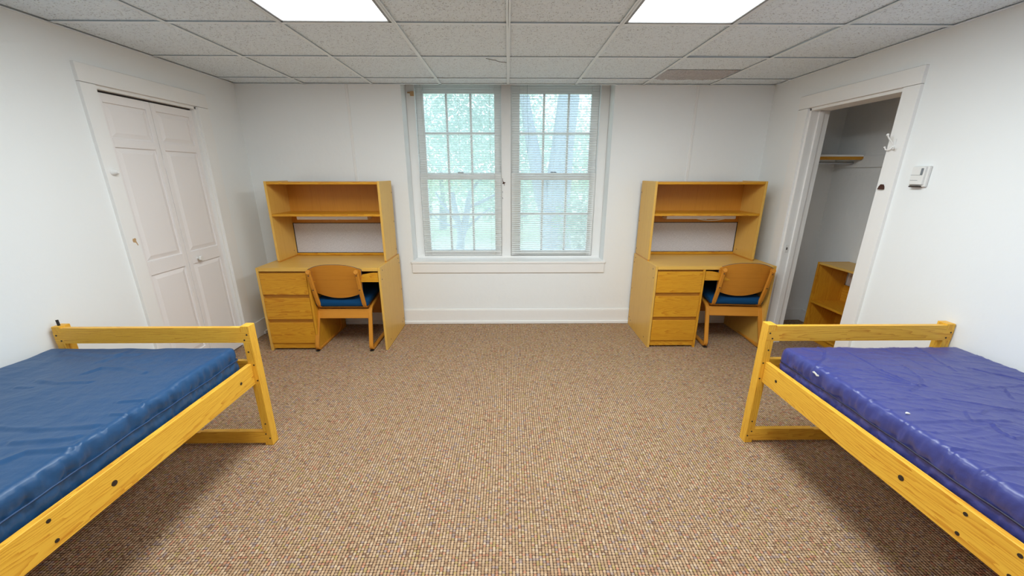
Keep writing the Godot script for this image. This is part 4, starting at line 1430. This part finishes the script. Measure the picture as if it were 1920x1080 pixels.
func build_outside() -> void:
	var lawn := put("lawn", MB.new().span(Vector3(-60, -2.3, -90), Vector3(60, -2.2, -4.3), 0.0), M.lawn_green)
	tag(lawn, "sunlit lawn under the trees outside the window", "lawn", "", "structure")
	var leaf_a := leaf_mesh(0.11)
	var leaf_b := leaf_mesh(0.30)
	# the forked tree behind the left window
	var t := thing("young_tree", "slim forked tree behind the left window", "tree", Vector3(-1.35, -2.2, -10.0))
	put("trunk", limb([Vector3(0, -0.05, 0), Vector3(0.05, 1.7, 0), Vector3(0.13, 2.2, 0), Vector3(0.02, 2.7, 0.1), Vector3(-0.05, 3.3, 0.2)], 0.13, 0.06), M.bark, t)
	for a in [[[Vector3(0.13, 2.15, 0), Vector3(0.3, 2.8, 0), Vector3(0.36, 3.3, 0.1), Vector3(0.75, 3.7, 0.1)], 0.10, 0.03], [[Vector3(0.1, 2.2, 0), Vector3(0.5, 2.6, 0), Vector3(0.9, 2.9, 0)], 0.05, 0.02], [[Vector3(0.3, 2.9, 0), Vector3(0.9, 3.15, 0), Vector3(1.5, 3.5, 0)], 0.05, 0.02], [[Vector3(-0.02, 2.6, 0), Vector3(-0.35, 3.0, 0), Vector3(-0.5, 3.3, 0)], 0.04, 0.02], [[Vector3(0, 2.4, 0), Vector3(-0.35, 2.5, 0), Vector3(-0.6, 2.75, 0)], 0.04, 0.015]]:
		put("branch", limb(a[0], a[1], a[2]), M.bark, t)
	crown(t, [[-0.5, 4.6, 0, 1.3], [0.9, 4.9, 0.2, 1.4], [0.2, 5.8, 0, 1.5], [-1.6, 4.9, 0, 1.0], [0.4, 3.6, 0.3, 0.6]], 3200, leaf_a, M.leaf_near, 301)
	# the thick double trunk behind the right window
	t = thing("old_tree", "thick double trunked tree behind the right window", "tree", Vector3(1.1, -2.2, -9.0))
	put("trunk", limb([Vector3(0.1, -0.05, 0), Vector3(0.08, 1.6, 0), Vector3(0.0, 2.9, 0)], 0.42, 0.36), M.bark, t)
	put("trunk", limb([Vector3(0.02, 2.6, 0), Vector3(0.1, 4.0, 0), Vector3(0.25, 5.6, 0), Vector3(0.35, 7.6, 0)], 0.30, 0.18), M.bark, t)
	put("trunk", limb([Vector3(-0.05, 2.5, 0), Vector3(-0.35, 3.4, 0), Vector3(-0.62, 4.7, 0), Vector3(-0.9, 6.2, 0)], 0.20, 0.10), M.bark, t)
	crown(t, [[-1.4, 6.2, -0.6, 1.7], [0.4, 7.2, -0.8, 1.8], [-1.9, 4.9, -1.0, 1.2], [1.9, 6.9, -1.2, 1.2]], 4200, leaf_a, M.leaf_near, 302)
	t = thing("shrub", "dark green shrub before the double trunked tree", "shrub", Vector3(1.35, -2.2, -7.6))
	put("stem", limb([Vector3(0, -0.05, 0), Vector3(0.05, 1.0, 0), Vector3(0.1, 2.2, 0)], 0.04, 0.02), M.bark, t)
	crown(t, [[0, 1.2, 0, 0.8], [0.3, 2.2, 0, 0.75], [0.0, 2.9, 0.1, 0.5], [0.9, 1.6, 0, 0.7], [1.1, 2.6, -0.3, 0.6], [-0.5, 0.8, 0, 0.6]], 3600, leaf_a, M.leaf_dark, 303)
	# the wood beyond the lawn
	var far := [
		[-8.2, -24.0, 3.8, "pale leafy tree beyond the lawn, at the left edge of the left window"],
		[-4.6, -27.0, 4.4, "pale leafy tree beyond the lawn, behind the slim forked tree's left branches"],
		[-0.2, -23.0, 3.6, "pale leafy tree beyond the lawn, behind the post between the windows"],
		[4.2, -28.0, 4.2, "pale leafy tree beyond the lawn, behind the shrub in the right window"],
		[8.0, -24.5, 3.6, "pale leafy tree beyond the lawn, at the right edge of the right window"],
		[-7.0, -34.0, 4.8, "farther pale tree filling the gap left of the slim forked tree"],
		[1.5, -35.0, 5.0, "farther pale tree behind the leaning left stem of the old tree"],
		[8.5, -36.0, 4.8, "farther pale tree right of the old double trunked tree"]]
	for k in far.size():
		var a: Array = far[k]
		var tr := thing("far_tree", a[3], "tree", Vector3(a[0], -2.2, a[1]), 0.0, "trees beyond the lawn")
		put("trunk", limb([Vector3(0, -0.05, 0), Vector3(0.1, 2.0, 0), Vector3(0, 4.0 + k % 3 * 0.4, 0)], 0.28, 0.12), M.bark, tr)
		var s: float = a[2]
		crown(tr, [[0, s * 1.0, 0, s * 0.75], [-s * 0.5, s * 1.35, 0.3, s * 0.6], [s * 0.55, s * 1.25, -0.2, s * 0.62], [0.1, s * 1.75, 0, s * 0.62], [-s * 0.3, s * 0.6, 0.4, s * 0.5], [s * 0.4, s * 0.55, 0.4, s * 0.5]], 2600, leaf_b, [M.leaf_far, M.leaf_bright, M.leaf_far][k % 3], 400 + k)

# ------------------------------------------------------------------
func _ready() -> void:
	rng.seed = 4242
	# camera
	var cam := Camera3D.new()
	cam.name = "camera"
	cam.position = Vector3(0, 1.5325, 0)
	cam.rotation = Vector3(-0.2916, -0.0109, 0.0005)
	cam.fov = 74.546
	cam.near = 0.05
	cam.far = 300.0
	add_child(cam)
	cam.current = true
	# daylight: a bright hazy sky, no direct sun
	var env := Environment.new()
	env.background_mode = Environment.BG_SKY
	var sky := Sky.new()
	var sm := ProceduralSkyMaterial.new()
	sm.sky_top_color = Color(0.80, 0.90, 1.0)
	sm.sky_horizon_color = Color(0.95, 0.98, 1.0)
	sm.ground_horizon_color = Color(0.7, 0.75, 0.68)
	sm.ground_bottom_color = Color(0.5, 0.55, 0.45)
	sm.sky_energy_multiplier = 1.0
	sm.ground_energy_multiplier = 1.0
	sky.sky_material = sm
	env.sky = sky
	env.background_energy_multiplier = 1.6
	env.tonemap_mode = Environment.TONE_MAPPER_LINEAR
	env.tonemap_exposure = 1.95
	env.sdfgi_enabled = true
	env.ssao_enabled = true
	env.ssil_enabled = true
	var we := WorldEnvironment.new()
	we.name = "surroundings"
	we.environment = env
	add_child(we)

	make_materials()
	build_shell()
	build_ceiling()
	# recessed fluorescent fittings
	ceiling_light(-2, GZ, "recessed ceiling light panel above the left bed's far end", 1.5)
	ceiling_light(1, GZ, "recessed ceiling light panel above the right bed's far end", 1.85)
	ceiling_light(-2, GZ + 3 * TILE, "recessed ceiling light panel behind the viewpoint, left side", 0.4)
	ceiling_light(1, GZ + 3 * TILE, "recessed ceiling light panel behind the viewpoint, right side", 0.45)
	build_window()
	build_doors()
	build_closet()
	build_furniture()
	build_outside()
